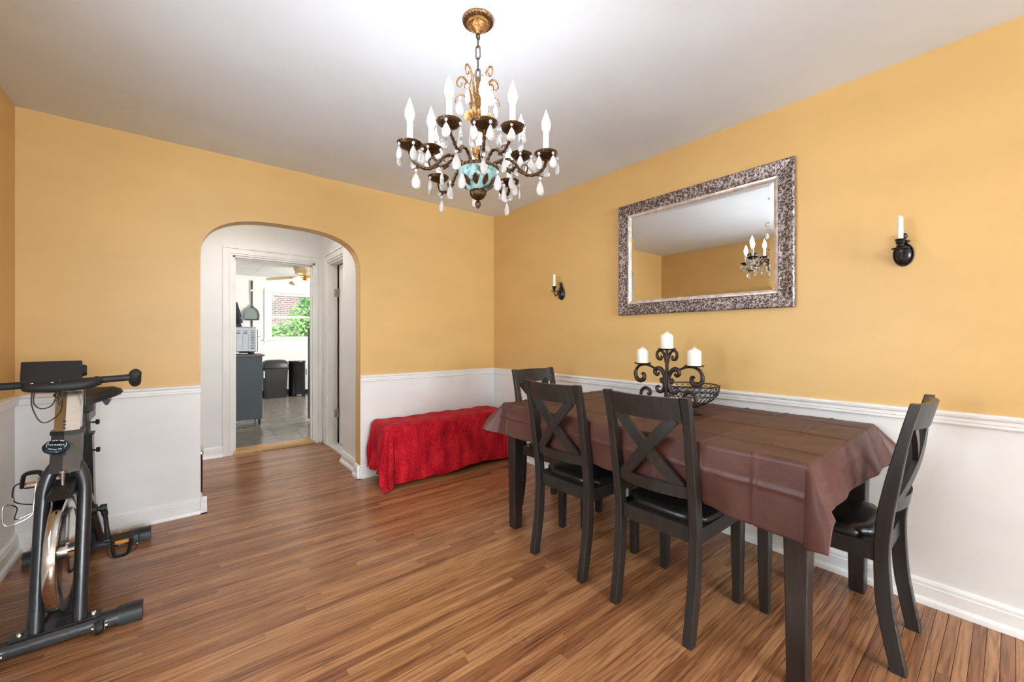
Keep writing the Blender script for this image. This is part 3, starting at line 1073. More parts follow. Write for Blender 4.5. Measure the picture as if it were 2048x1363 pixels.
tag(th_, 'bright red chenille throw covering the bench beside the archway', 'throw')

# ------------------------------------------------------------------ exercise bike
BC = -2.935
bk = thing('exercise_bike', (BC, -.68, 0), 'grey and black indoor cycling exercise bike with chrome flywheel', 'exercise bike')


def bpart(mb, name, mat, par=None, smooth=35):
    return mb.build(name, mat, par or bk, smooth, True)


def stab(yc, x0, x1, name):
    dsec = [(-.034, .012), (.034, .012), (.034, .030), (.028, .046), (.016, .056), (0, .060), (-.016, .056), (-.028, .046), (-.034, .030)]
    st = bpart(MB().prism(dsec, lambda u, v, q: Vector(((x1 - .07 if q else x0 + .07), yc + u, v))), name, 'gunmetal')
    big = [(u * 1.14, .0 if v < .02 else v * 1.10) for u, v in dsec]
    for a, b_ in ((x0, x0 + .075), (x1 - .075, x1)):
        bpart(MB().prism(big, lambda u, v, q: Vector(((b_ if q else a), yc + u, v))), 'end_cap', 'blackplastic', st)
        e_ = x1 + .0005 if b_ == x1 else x0 - .0005
        bpart(MB().lathe([(.016, 0), (.013, .001 if b_ == x1 else -.001)], (e_, yc, .036), 12, 'x'), 'cap_rim', 'steel', st)
    return st


fs = stab(-1.118, -3.18, -2.690, 'front_stabilizer')
bpart(MB().obox((BC, -1.113, .0605), (.24, .056, .005), None, .001), 'mount_plate', 'gunmetal', fs)
for x in (-3.032, -2.837):
    bpart(MB().lathe([(.010, 0), (.010, .003), (.007, .009), (.002, .011)], (x, -1.113, .063), 10), 'bolt', 'chrome', fs)
for x in (-3.085, -2.815):
    w_ = bpart(MB().lathe([(.012, -.011), (.024, -.011), (.026, -.007), (.026, .007), (.024, .011), (.012, .011)], (x, -1.163, .028), 18, 'x'), 'transport_wheel', 'rubber', fs)
    for s in (-1, 1):
        bpart(MB().box(x + s * .015 - .0015, x + s * .015 + .0015, -1.172, -1.13, .016, .044), 'wheel_bracket', 'steel', w_)
        bpart(MB().lathe([(.006, 0), (.006, s * .006)], (x + s * .0165, -1.163, .028), 8, 'x'), 'wheel_bolt', 'chrome', w_)
rs = stab(-.238, -3.19, -2.698, 'rear_stabilizer')
bpart(MB().lathe([(.010, 0), (.010, .004), (.004, .010)], (-2.83, -.238, .060), 10), 'bolt', 'chrome', rs)
# fork
P = [(-2.993, -1.113, .058), (-2.993, -1.07, .24), (-2.993, -1.02, .44), (-2.992, -.995, .54), (-2.985, -.980, .595), (-2.968, -.968, .640), (-2.945, -.962, .660)]
P += [(2 * BC - x, y, z) for x, y, z in P[::-1]]
P = catmull(P, 5)
bpart(MB().tube(P, .0225, 14), 'fork', 'gunmetal', None, 60)


def lean(z, z0=.62, y0=-.995, s=.30):
    return y0 + (z - z0) * s


def prism_post(z0, z1, pts):
    return MB().loft([[(BC + u, lean(z) + v, z) for u, v in pts] for z in (z0, z1)])


hd = [(-.042, -.012), (-.002, -.034), (.046, -.016), (.046, .040), (-.042, .040)]
bpart(prism_post(.625, .772, hd), 'head_tube', 'headgrey', None, False)
bpart(prism_post(.772, .788, [(u * 1.10, v * 1.14) for u, v in hd]), 'head_collar', 'blackplastic', None, False)
hp = bpart(prism_post(.788, .945, [(u * .86, v * .86) for u, v in hd]), 'handlebar_post', 'steel', None, False)
for z in (.800, .813, .826):
    bpart(MB().obox((BC - .004, lean(z) - .0295, z), (.010, .003, .004)), 'pin_hole', 'dark', hp, False)
# pop pin knob with lettering, face turned up towards the rider
kb_rot = Matrix.Rotation(math.radians(8), 4, 'Y') @ Matrix.Rotation(math.radians(30), 4, 'X')
kc_ = Vector((BC - .008, -1.085, .748))
kn = bpart(MB().lathe([(.012, -.028), (.030, -.016), (.037, -.008), (.0385, 0), (.036, .005), (.030, .007), (.001, .008)], kc_, 28, 'z', kb_rot), 'adjustment_knob', 'knob', None, 50)
bpart(MB().tube([kc_ + kb_rot @ Vector((0, 0, -.026)), Vector((BC, -1.01, .700))], .008, 8), 'knob_stem', 'steel', kn)


def letter(ch, size, pos, ang):
    c = bpy.data.curves.new('glyph', 'FONT')
    c.body = ch; c.size = size; c.align_x = 'CENTER'; c.align_y = 'CENTER'; c.extrude = .0003
    to = bpy.data.objects.new('glyph', c); COL.objects.link(to)
    bpy.context.view_layer.update()
    me = bpy.data.meshes.new_from_object(to.evaluated_get(bpy.context.evaluated_depsgraph_get()))
    bpy.data.objects.remove(to)
    R = Matrix.Rotation(ang, 4, 'Z')
    out = []
    for v in me.vertices:
        p = R @ v.co + Vector((pos[0], pos[1], .0088))
        p = Matrix.Rotation(PI, 4, 'Z') @ p          # lettering faces the rider
        out.append(kc_ + kb_rot @ p)
    fs_ = [list(p.vertices) for p in me.polygons]
    bpy.data.meshes.remove(me)
    return out, fs_


mb = MB()
for i, ch in enumerate('LOOSEN'):
    mb.add(*letter(ch, .0105, (-.0185 + i * .0074, 0), 0))
for i, ch in enumerate('TO ADJUST'):
    a = math.radians(125 - i * 70 / 8)
    if ch != ' ': mb.add(*letter(ch, .0075, (.0265 * math.cos(a), .0265 * math.sin(a)), a - PI / 2))
for i, ch in enumerate('THEN PULL'):
    a = math.radians(-125 + i * 70 / 8)
    if ch != ' ': mb.add(*letter(ch, .0075, (.0265 * math.cos(a), .0265 * math.sin(a)), a + PI / 2))
for a0_ in (150, -30):
    pts = [(.0265 * math.cos(math.radians(a0_ + q)), .0265 * math.sin(math.radians(a0_ + q))) for q in range(0, 61, 10)]
    mb.tube([kc_ + kb_rot @ Vector((-x, -y, .0086)) for x, y in pts], .0008, 5)
bpart(mb, 'lettering', 'decal', kn, False)
# handlebar
hy, hz = -.925, .985
hbp = catmull([(-3.245, hy, hz - .008), (-3.06, hy, hz - .004), (BC, hy - .004, hz), (-2.80, hy, hz + .006), (-2.735, hy, hz + .010)], 6)
hb = bpart(MB().tube(hbp, .0145, 12), 'handlebar', 'rubber', None, 60)
for x, s in ((-2.727, 1), (-3.235, -1)):
    bpart(MB().tube([(x, hy + .030, hz - .018), (x, hy + .012, hz - .012), (x + .003 * s, hy - .012, hz + .030), (x + .003 * s, hy - .018, hz + .036)], [.019, .0215, .0215, .016], 14), 'end_grip', 'rubber', hb, 50)
bpart(MB().tube(catmull([(-3.045, hy - .022, hz - .010), (-3.02, hy - .040, hz - .012), (BC - .02, hy - .052, hz - .014), (BC + .06, hy - .044, hz - .008), (BC + .09, hy - .012, hz + .002)], 5), .021, 12), 'arm_pad', 'rubber', hb, 60)
bpart(MB().obox((BC - .02, hy - .02, hz - .020), (.10, .05, .030), None, .004), 'bar_clamp', 'blackplastic', hb)
# tablet holder leaning towards the rider
tm_ = Matrix.Rotation(math.radians(8), 4, 'Z') @ Matrix.Rotation(math.radians(-34), 4, 'X')
bpart(MB().obox((BC - .045, hy + .005, hz + .046), (.172, .008, .100), tm_, .003), 'tablet_holder', 'blackplastic')
for dx in (-.09, -.035):
    bpart(MB().lathe([(.007, 0), (.006, .003), (.001, .004)], (BC + dx, hy - .062, hz + .006), 10), 'holder_screw', 'chrome')
bpart(MB().obox((BC + .035, hy + .05, hz + .045), (.03, .03, .05), tm_, .006), 'console', 'blackplastic')
for pts in ([(BC - .085, hy - .045, hz - .02), (BC - .085, hy - .06, hz - .07), (BC - .065, hy - .07, hz - .095), (BC - .035, hy - .07, hz - .085), (BC - .022, hy - .06, hz - .04), (BC - .012, hy - .06, hz + .02)],
            [(BC - .092, hy - .045, hz - .02), (BC - .090, hy - .06, hz - .08), (BC - .07, hy - .07, hz - .14), (BC - .045, hy - .075, hz - .15), (BC - .01, hy - .075, hz - .11), (BC - .006, hy - .062, hz - .03), (BC - .005, hy - .06, hz + .0)],
            [(BC + .055, hy - .03, hz - .02), (BC + .055, hy - .02, .85), (BC + .058, hy + .0, .72), (BC + .04, -.92, .62)]):
    bpart(MB().tube(catmull(pts, 6), .0022, 6), 'cable', 'blackplastic', None, 60)
for p in ((BC - .022, hy - .062, hz - .062), (BC - .012, hy - .066, hz - .080)):
    bpart(MB().obox(p, (.010, .010, .016), None, .002), 'cable_plug', 'blackplastic')
# flywheel
fy, fz = -1.035, .315
fw_ = bpart(MB().lathe([(.150, -.012), (.165, -.017), (.218, -.017), (.2205, -.014), (.2205, .014), (.218, .017), (.165, .017), (.150, .012)], (BC - .002, fy, fz), 72, 'x'), 'flywheel', 'wheelrim', None, 40)
bpart(MB().lathe([(.02, -.005), (.153, -.007), (.153, .007), (.02, .005)], (BC - .002, fy, fz), 48, 'x'), 'wheel_disc', 'steel', fw_, 40)
bpart(MB().lathe([(.030, -.018), (.030, .018)], (BC, fy, fz), 20, 'x').lathe([(.009, -.075), (.009, .075)], (BC, fy, fz), 12, 'x'), 'axle', 'chrome', fw_)
br_ = bpart(MB().loft([[(BC - .030, -1.12, .545), (BC + .032, -1.12, .545), (BC + .036, -.985, .538), (BC - .030, -.985, .538)], [(BC - .032, -1.125, .562), (BC + .034, -1.125, .562), (BC + .036, -.985, .575), (BC - .032, -.985, .575)], [(BC - .020, -1.10, .574), (BC + .022, -1.10, .574), (BC + .034, -1.0, .598), (BC - .020, -1.0, .598)]]), 'brake_shoe', 'blackplastic', None, 30)
bpart(MB().lathe([(.006, 0), (.006, .055)], (BC + .004, -1.05, .585), 10).lathe([(.010, 0), (.010, .006)], (BC + .004, -1.05, .636), 6), 'brake_bolt', 'steel', br_)
# frame behind the wheel
bpart(MB().loft([[(BC - .055, -1.10, .062), (BC + .055, -1.10, .062), (BC + .055, -1.06, .062), (BC - .055, -1.06, .062)], [(BC - .006, -.92, .064), (BC + .030, -.92, .064), (BC + .030, -.92, .10), (BC - .006, -.92, .10)], [(BC - .02, -.60, .058), (BC + .025, -.60, .058), (BC + .025, -.60, .105), (BC - .02, -.60, .105)], [(BC - .025, -.26, .058), (BC + .025, -.26, .058), (BC + .025, -.26, .105), (BC - .025, -.26, .105)]]), 'lower_beam', 'gunmetal', None, 30)
bpart(MB().tube([(BC + .03, -.97, .60), (BC + .03, -.62, .36), (BC + .03, -.34, .10)], .022, 10).tube([(BC - .01, -1.0, .64), (BC - .01, -.56, .42)], .022, 10), 'main_frame', 'gunmetal', None, 50)


def sp(z):
    return -.385 - (z - .10) * .19


bpart(MB().loft([[(BC - .024, sp(z) - .032, z), (BC + .026, sp(z) - .032, z), (BC + .026, sp(z) + .032, z), (BC - .024, sp(z) + .032, z)] for z in (.08, .690)]), 'seat_tube', 'gunmetal', None, False)
bpart(MB().loft([[(BC - .029, sp(z) - .037, z), (BC + .031, sp(z) - .037, z), (BC + .031, sp(z) + .037, z), (BC - .029, sp(z) + .037, z)] for z in (.686, .696)]), 'seat_tube_collar', 'blackplastic', None, False)
bpart(MB().loft([[(BC - .019, sp(z) - .026, z), (BC + .021, sp(z) - .026, z), (BC + .021, sp(z) + .026, z), (BC - .019, sp(z) + .026, z)] for z in (.695, .765)]), 'seat_post', 'steel', None, False)
bpart(MB().box(BC - .022, BC + .024, -.60, -.40, .765, .806), 'seat_slider', 'headgrey', None, False)
bpart(MB().box(BC - .03, BC + .03, -.53, -.45, .806, .845), 'seat_clamp', 'blackplastic', None, 40)
for z_, yk in ((.745, -.50), (.60, -.48)):
    bpart(MB().lathe([(.005, 0), (.005, .012), (.012, .014), (.014, .024), (.009, .028)], (BC + .022, yk, z_), 12, 'x'), 'clamp_knob', 'blackplastic', None, 40)
# saddle: broad at the back, narrow nose towards the handlebar
loops = []
for i in range(13):
    q = i / 12
    y_ = -.66 + .30 * q
    hw_ = .022 + .112 * (1 / (1 + math.exp(-(q - .55) * 9)))
    zt_ = .892 + .032 * min(1, max(0, q - .35) * 2) - (.012 if i in (0, 12) else 0)
    th = .045 + .040 * q
    if i in (0, 12): hw_ *= .75; th *= .6
    l = []
    for k_ in range(16):
        a = 2 * PI * k_ / 16
        l.append((BC + hw_ * math.cos(a), y_, zt_ - th / 2 + th / 2 * math.sin(a) * (1.0 if math.sin(a) < 0 else 1.0 - .25 * (abs(math.cos(a)) < .5))))
    loops.append(l)
bpart(MB().loft(loops), 'saddle', 'rubber', None, 60)
bpart(MB().loft([[(BC + .045, -.40, .845), (BC + .085, -.40, .845), (BC + .085, -.39, .845), (BC + .045, -.39, .845)], [(BC + .060, -.40, .815), (BC + .070, -.40, .815), (BC + .070, -.39, .815), (BC + .060, -.39, .815)]]), 'saddle_tab', 'blackplastic', None, False)
# cranks and pedals
cy, cz = -.62, .336
bpart(MB().lathe([(.024, -.05), (.024, .055), (.011, .056), (.011, .085)], (BC, cy, cz), 16, 'x').lathe([(.011, -.080), (.011, -.05)], (BC, cy, cz), 12, 'x'), 'bottom_bracket', 'blackplastic', None, 40)
bpart(MB().lathe([(.005, -.016), (.095, -.014), (.098, -.006), (.095, .0), (.005, .0)], (BC - .055, cy, cz), 32, 'x').obox((BC - .058, -.83, .325), (.02, .36, .11), None, .006), 'belt_guard', 'blackplastic', None, 40)
for s in (1, -1):
    x = BC + s * .076
    ck = bpart(MB().tube(catmull([(x, cy, cz), (x + s * .008, cy, cz - s * .06), (x + s * .016, cy, cz - s * .165)], 5), [.013, .009, .011], 10, sq=.75).lathe([(.018, -.012), (.018, .012)], (x, cy, cz), 16, 'x').lathe([(.013, -.010), (.013, .010)], (x + s * .016, cy, cz - s * .165), 14, 'x'), 'crank', 'blackplastic', None, 50)
    px, pz = x + s * .068, cz - s * .165
    tl = Matrix.Rotation(math.radians(18 if s > 0 else -25), 4, 'X')
    pd = bpart(MB().obox((px, cy, pz), (.085, .060, .018), tl, .004).lathe([(.006, -.045), (.006, .045)], (px - s * .02, cy, pz), 8, 'x'), 'pedal', 'blackplastic', None, 30)
    for yy in (-.031, .031):
        c_ = Vector((px, cy, pz)) + tl @ Vector((0, yy, .002))
        bpart(MB().obox(c_, (.050, .004, .009), tl, .001), 'reflector', 'amber', pd)
    bpart(MB().obox(Vector((px, cy, pz)) + tl @ Vector((0, -.036, -.008)), (.075, .012, .010), tl, .003), 'pedal_cage', 'chrome', pd)
    toe = [(-.035, -.035, -.006), (-.030, -.05, -.040), (-.020, -.055, -.066), (.020, -.055, -.066), (.030, -.05, -.040), (.035, -.035, -.006)]
    if s < 0: toe = [(a, b_, -c) for a, b_, c in toe]
    bpart(MB().tube(catmull([Vector((px, cy, pz)) + Vector(q) for q in toe], 4), .008, 8, sq=1.9), 'toe_clip', 'blackplastic', pd, 50)
    bpart(MB().tube(catmull([Vector((px + s * a, cy + b_, pz + c)) for a, b_, c in ((-.048, -.02, -.01), (-.050, -.05, -.045), (-.025, -.06, -.072), (.025, -.058, -.066), (.058, -.045, -.045), (.062, -.02, .005), (.045, 0, .018))], 5), .0028, 6), 'strap', 'rubber', pd, 50)
    bpart(MB().obox((px + s * .059, cy - .045, pz - .040), (.008, .014, .018), None, .002), 'buckle', 'chrome', pd)
# wire bottle cage on the left leg
cg = [(-3.0, -1.02, .62), (-3.004, -1.04, .60), (-3.008, -1.05, .53), (-3.012, -1.06, .49), (-3.05, -1.07, .470), (-3.078, -1.07, .474), (-3.082, -1.07, .53), (-3.075, -1.06, .545), (-3.055, -1.03, .52), (-3.066, -1.0, .468), (-3.03, -.99, .475), (-3.005, -.985, .49)]
bpart(MB().tube(catmull(cg, 5), .0028, 8), 'bottle_cage', 'chrome', None, 60)

# ------------------------------------------------------------------ chandelier
CX, CY = -1.647, -2.104
cd = thing('chandelier', (CX, CY, H), 'antique brass chandelier with ten lit candle bulbs and hanging crystals', 'chandelier')


def cpart(mb, name, mat, par=None, smooth=40):
    return mb.build(name, mat, par or cd, smooth, True)


def scallop(prof, c, n, amp, k_, zfn=None):
    mb = MB(); loops = []
    for r, h in prof:
        loops.append([(c[0] + r * (1 + amp * math.cos(k_ * 2 * PI * i / n)) * math.cos(2 * PI * i / n), c[1] + r * (1 + amp * math.cos(k_ * 2 * PI * i / n)) * math.sin(2 * PI * i / n), c[2] + h) for i in range(n)])
    return mb.loft(loops)


cpart(MB().lathe([(.060, 0), (.0625, -.004), (.061, -.010), (.050, -.014), (.047, -.013), (.046, -.020), (.038, -.023), (.035, -.022), (.032, -.034), (.020, -.044), (.012, -.050), (.008, -.056), (.001, -.057)], (CX, CY, H), 48), 'canopy', 'gold')
mb = scallop([(.0560, -.006), (.0580, -.012), (.0500, -.016)], (CX, CY, H), 96, .05, 24)
cpart(mb, 'canopy_border', 'bronze')
cpart(MB().tube([(CX + .008 * math.cos(2 * PI * i / 20), CY, H - .066 + .012 * math.sin(2 * PI * i / 20)) for i in range(20)], .0022, 6, True), 'canopy_loop', 'bronze', None, 60)
zl = H - .062
k = 0
while zl > 2.205:
    L = .052 if k else .048
    pts = []
    for i in range(24):
        a = 2 * PI * i / 24
        dx, dz = .0085 * math.cos(a), (L / 2 - .0085) * (1 if math.sin(a) > 0 else -1) + .0085 * math.sin(a)
        ang = YAW + (PI / 2 if k % 2 == 0 else 0.25)
        pts.append((CX + dx * math.cos(-ang), CY + dx * math.sin(-ang), zl - L / 2 + dz))
    cpart(MB().tube(pts, .0022, 6, True), 'chain_link', 'bronze', None, 60)
    zl -= L - .006; k += 1
# central column
cpart(MB().lathe([(.003, 2.215), (.007, 2.205), (.008, 2.17), (.006, 2.16), (.010, 2.15), (.011, 2.10), (.008, 2.09), (.012, 2.075), (.014, 2.055), (.012, 2.04)], (CX, CY, 0), 20), 'column', 'gold')
mb = scallop([(.012, 2.040), (.030, 2.036), (.050, 2.050), (.053, 2.056), (.048, 2.052), (.030, 2.040), (.012, 2.046)], (CX, CY, 0), 72, .10, 18)
cpart(mb, 'leaf_crown', 'gold')
vs = cpart(MB().lathe([(.010, 2.035), (.016, 2.025), (.030, 2.010), (.033, 1.985), (.032, 1.965), (.027, 1.93), (.018, 1.905), (.010, 1.895)], (CX, CY, 0), 28), 'porcelain_vase', 'porcelain')
cpart(MB().lathe([(.0335, 1.972), (.0345, 1.976), (.0345, 1.983), (.0335, 1.987)], (CX, CY, 0), 28), 'gilt_band', 'gold', vs)
cpart(MB().lathe([(.011, 1.893), (.022, 1.903), (.0275, 1.922), (.0285, 1.926), (.024, 1.915), (.012, 1.890)], (CX, CY, 0), 28), 'gilt_base', 'gold', vs)
cpart(MB().lathe([(.008, 1.895), (.014, 1.885), (.010, 1.875), (.030, 1.868), (.036, 1.860), (.030, 1.852), (.008, 1.850)], (CX, CY, 0), 24), 'column_base', 'gold')
bw = cpart(MB().lathe([(.006, 1.850), (.074, 1.846), (.079, 1.842), (.077, 1.828), (.070, 1.805), (.058, 1.782), (.042, 1.766), (.030, 1.758), (.005, 1.757)], (CX, CY, 0), 40), 'bowl', 'verdigris')
cpart(scallop([(.070, 1.850), (.083, 1.848), (.086, 1.843), (.083, 1.837), (.076, 1.837)], (CX, CY, 0), 144, .018, 36), 'bowl_rim', 'bronze', bw)
for i in range(10):
    a = 2 * PI * i / 10 + .2
    R1 = Matrix.Rotation(a, 4, 'Z')
    pts = [(.0715, 0, 1.805), (.067, .010, 1.796), (.060, .012, 1.784), (.050, .006, 1.772), (.046, 0, 1.768), (.050, -.006, 1.772), (.060, -.012, 1.784), (.067, -.010, 1.796)]
    lo = [R1 @ Vector((r * 1.02, t_, z)) for r, t_, z in pts]
    li = [R1 @ Vector((r * 1.06, t_ * .7, z - .001)) for r, t_, z in pts]
    cpart(MB().loft([[p + Vector((CX, CY, 0)) for p in lo], [p + Vector((CX, CY, 0)) for p in li]]), 'applied_leaf', 'bronze', bw)
cpart(scallop([(.030, 1.762), (.033, 1.755), (.031, 1.742), (.022, 1.730), (.012, 1.724), (.005, 1.722)], (CX, CY, 0), 72, .05, 14), 'bowl_cup', 'bronze')
cpart(MB().lathe([(.004, 1.724), (.006, 1.718), (.012, 1.710), (.0125, 1.704), (.008, 1.694), (.002, 1.688)], (CX, CY, 0), 16), 'finial', 'bronze')

# crystal: almond drop below a bead
cm = MB()
loops = []
for r, h in ((.0008, -.010), (.0046, -.015), (.0098, -.024), (.0142, -.036), (.0154, -.045), (.0136, -.054), (.0078, -.061), (.0008, -.063)):
    loops.append([(r * math.cos(2 * PI * i / 12), r * .50 * math.sin(2 * PI * i / 12), h) for i in range(12)])
cm.loft(loops)
crystal_me = cm.mesh('crystal_drop', [M['crystal']])
bead_me = MB().lathe([(.0008, -.011), (.0042, -.0085), (.0060, -.004), (.0042, .0005), (.0008, .003)], (0, 0, 0), 8).mesh('bead', [M['crystal']])


def crystal(x, y, z, rz, sc=1.0):
    o = bpy.data.objects.new('crystal_drop', crystal_me)
    o.parent = cd; o.location = (x - CX, y - CY, z - H); o.rotation_euler = (0, 0, rz); o.scale = (sc, sc, sc)
    COL.objects.link(o)
    q = bpy.data.objects.new('bead', bead_me); q.parent = o; q.location = (0, 0, .002); COL.objects.link(q)


def radial(ang, pts):
    return [(CX + r * math.cos(ang), CY + r * math.sin(ang), z) for r, z in pts]


BASE = -33.1
tiers = [([273, 201, 129, 57, -15], [(.055, 1.850), (.085, 1.872), (.118, 1.878), (.145, 1.862), (.170, 1.832), (.200, 1.810), (.236, 1.812), (.260, 1.830), (.270, 1.854), (.2714, 1.868)], .2714, 1.883),
         ([237, 309, 21, 93, 165], [(.050, 1.848), (.062, 1.872), (.085, 1.892), (.112, 1.888), (.130, 1.872), (.152, 1.872), (.172, 1.892), (.191, 1.910), (.195, 1.924)], .195, 1.937)]
dish = MB().lathe([(.004, -.018), (.014, -.017), (.020, -.014), (.030, -.011), (.0395, -.004), (.0455, .004), (.0465, .006), (.0455, .007), (.038, -.001), (.028, -.007), (.014, -.009), (.004, -.009)], (0, 0, 0), 28).mesh('drip_pan', [M['bronze']], 40)
slv = MB().lathe([(.0125, -.010), (.0125, .012), (.0110, .014), (.0110, .080), (.0095, .083), (.0020, .083)], (0, 0, 0), 18).mesh('candle_sleeve', [M['candleslv']], 40)
blb = MB().lathe([(.0070, .083), (.0105, .091), (.0158, .104), (.0172, .116), (.0150, .130), (.0095, .147), (.0045, .161), (.0005, .175)], (0, 0, 0), 12).mesh('bulb', [M['bulb']], 60)
for ti, (angs, pts, R0, Z0) in enumerate(tiers):
    for ai, adeg in enumerate(angs):
        a = math.radians(adeg + BASE)
        path = catmull(radial(a, pts), 5)
        rad = [.0062 + .0012 * math.sin(i * 1.9) for i in range(len(path))]
        arm = cpart(MB().tube(path, rad, 9), 'arm', 'gold' if False else 'bronze', None, 60)
        # leaf scrolls on the arm
        lp = [(r + .01, z - .004) for r, z in pts[2:5]]
        lr, lz = pts[4]
        cpart(MB().tube(catmull(radial(a, [(lr - .01, lz - .004), (lr + .018, lz - .016), (lr + .03, lz + .006), (lr + .018, lz + .020), (lr + .004, lz + .012)]), 4), [.0045, .002], 7), 'scroll', 'bronze', arm, 60)
        ex, ez = pts[-4] if ti == 0 else pts[4]
        cpart(MB().tube(radial(a, [(ex, ez - .002), (ex + .012, ez - .010), (ex + .026, ez - .014)]), [.005, .001], 6), 'leaf_tip', 'bronze', arm, 60)
        px, py = CX + R0 * math.cos(a), CY + R0 * math.sin(a)
        for nm, me in (('drip_pan', dish), ('candle_sleeve', slv), ('bulb', blb)):
            o = bpy.data.objects.new(nm, me); o.parent = cd; o.location = (px - CX, py - CY, Z0 - H); COL.objects.link(o)
        for q in range(5):
            b_ = a + 2 * PI * (q + .3) / 5
            crystal(px + .0455 * math.cos(b_), py + .0455 * math.sin(b_), Z0 - .008, b_ + PI / 2 + random.uniform(-.5, .5), random.uniform(.92, 1.08))
        rr_, zz_ = (.248, 1.800) if ti == 0 else (.150, 1.862)
        crystal(CX + rr_ * math.cos(a), CY + rr_ * math.sin(a), zz_ - .004, a + random.uniform(0, 3), 1.12)
        if ti == 0:
            crystal(CX + .115 * math.cos(a + .63), CY + .115 * math.sin(a + .63), 1.802, a + random.uniform(0, 3), 1.15)
for i in range(5):
    a = math.radians(20 + 72 * i + BASE)
    sc_ = cpart(MB().tube(catmull(radial(a, [(.022, 2.052), (.030, 2.085), (.026, 2.12), (.030, 2.155), (.044, 2.195), (.062, 2.218), (.080, 2.216), (.088, 2.198), (.080, 2.182), (.068, 2.186), (.066, 2.198)]), 5), [.0048, .0042, .004, .0035, .003, .002], 8), 'top_scroll', 'gold', None, 60)
    cpart(MB().tube(catmull(radial(a, [(.028, 2.10), (.050, 2.135), (.072, 2.150), (.090, 2.138), (.094, 2.118)]), 4), [.0038, .0018], 7).tube(catmull(radial(a, [(.036, 2.175), (.030, 2.20), (.024, 2.212)]), 4), [.003, .0012], 6), 'scroll_leaf', 'gold', sc_, 60)
    crystal(CX + .075 * math.cos(a), CY + .075 * math.sin(a), 2.140, a + .6, 1.15)

# ------------------------------------------------------------------ mirror
my0, my1, mz0, mz1 = -2.717, -1.593, 1.339, 2.143
mr_ = thing('wall_mirror', (0, (my0 + my1) / 2, (mz0 + mz1) / 2), 'wide rectangular wall mirror in a brown and silver patterned frame', 'mirror')


def ring(prof, name, mat, sides=True):
    """mitred moulding: prof = list of (inset from outer edge, depth out of the wall)"""
    L = [[(my0 + i, mz0 + i), (my1 - i, mz0 + i), (my1 - i, mz1 - i), (my0 + i, mz1 - i)] for i, d in prof]
    for s in range(4):
        a, b_ = s, (s + 1) % 4
        loops = [[(-prof[k_][1], *L[k_][a]) for k_ in range(len(prof))], [(-prof[k_][1], *L[k_][b_]) for k_ in range(len(prof))]]
        MB().loft(loops).build(name, mat, mr_, 40, True)


ring([(0, .004), (0, .030), (.006, .036), (.020, .034), (.040, .028), (.070, .024), (.076, .026), (.080, .024), (.080, .004)], 'frame_side', 'brocade')
ring([(.080, .004), (.080, .026), (.088, .025), (.098, .018), (.102, .014), (.102, .004)], 'liner_side', 'liner')
i0, i1 = .100, .124
lo = [(-.012, my0 + i0, mz0 + i0), (-.012, my1 - i0, mz0 + i0), (-.012, my1 - i0, mz1 - i0), (-.012, my0 + i0, mz1 - i0)]
li = [(-.0145, my0 + i1, mz0 + i1), (-.0145, my1 - i1, mz0 + i1), (-.0145, my1 - i1, mz1 - i1), (-.0145, my0 + i1, mz1 - i1)]
bk0 = [(-.006, *p[1:]) for p in lo]
MB().loft([bk0, lo, li]).build('mirror_glass', 'mirror', mr_, False, True)

# ------------------------------------------------------------------ wall sconces with taper candles
def sconce(y0, label, clabel):
    z0 = 1.565
    t_ = thing('wall_sconce', (0, y0, z0), label, 'sconce', 'black candle sconces on the mustard wall')
    loops = []
    for d, q in ((.001, 1.0), (.010, 1.0), (.016, .93), (.014, .86), (.013, .82), (.020, .70), (.026, .45), (.028, .1)):
        loops.append([(-d, .036 * q * math.cos(2 * PI * i / 28), -.012 + .054 * q * math.sin(2 * PI * i / 28)) for i in range(28)])
    MB().loft(loops).build('backplate', 'blackiron', t_, 40)
    MB().lathe([(.004, .038), (.020, .042), (.024, .048), (.014, .052), (.008, .056)], (-.010, 0, 0), 14, sq=(.5, 1)).ball((-.012, 0, .071), .015, 14).tube([(-.014 , .006 * math.cos(a), .071 + .006 * math.sin(a)) for a in [i * .8 for i in range(8)]], .0015, 5).build('crest', 'blackiron', t_, 40)
    MB().tube(catmull([(-.024, 0, -.004), (-.040, 0, .010), (-.052, 0, .004), (-.054, 0, -.016), (-.066, 0, -.032), (-.084, 0, -.030), (-.094, 0, -.012), (-.095, 0, .002)], 5), .0042, 8).tube(catmull([(-.024, 0, -.030), (-.036, 0, -.022), (-.044, 0, -.008), (-.040, 0, .004), (-.032, 0, 0)], 4), .003, 7).build('arm', 'blackiron', t_, 60)
    MB().lathe([(.003, -.002), (.029, .001), (.031, .005), (.028, .004), (.004, .003)], (-.095, 0, 0), 24).build('drip_tray', 'blackiron', t_, 40)
    MB().lathe([(.004, .003), (.007, .010), (.012, .016), (.011, .022), (.016, .030), (.014, .036), (.019, .042), (.018, .045), (.011, .044)], (-.095, 0, 0), 20).build('candle_cup', 'blackiron', t_, 40)
    c_ = MB().lathe([(.0105, .044), (.0108, .060), (.0105, .135), (.008, .143), (.003, .149), (.0008, .150)], (0, 0, 0), 18)
    o = c_.build('taper_candle', 'wax', None, 50)
    o.location = (-.095, y0, z0)
    tag(o, clabel, 'candle', 'ivory taper candles in the sconces')


sconce(-.985, 'small black oval sconce on the wall between the room corner and the mirror', 'ivory taper candle in the sconce between room corner and mirror')
sconce(-3.137, 'glossy black oval sconce on the wall to the right of the mirror', 'ivory taper candle in the sconce right of the mirror')

# ------------------------------------------------------------------ candelabra, pillar candles, wire bowl
KZ = TZ + .0150
KXc, KYc = -.480, -2.243
cb = thing('candelabra', (KXc, KYc, KZ), 'dark wrought iron scroll candelabra on the brown tablecloth', 'candelabra')


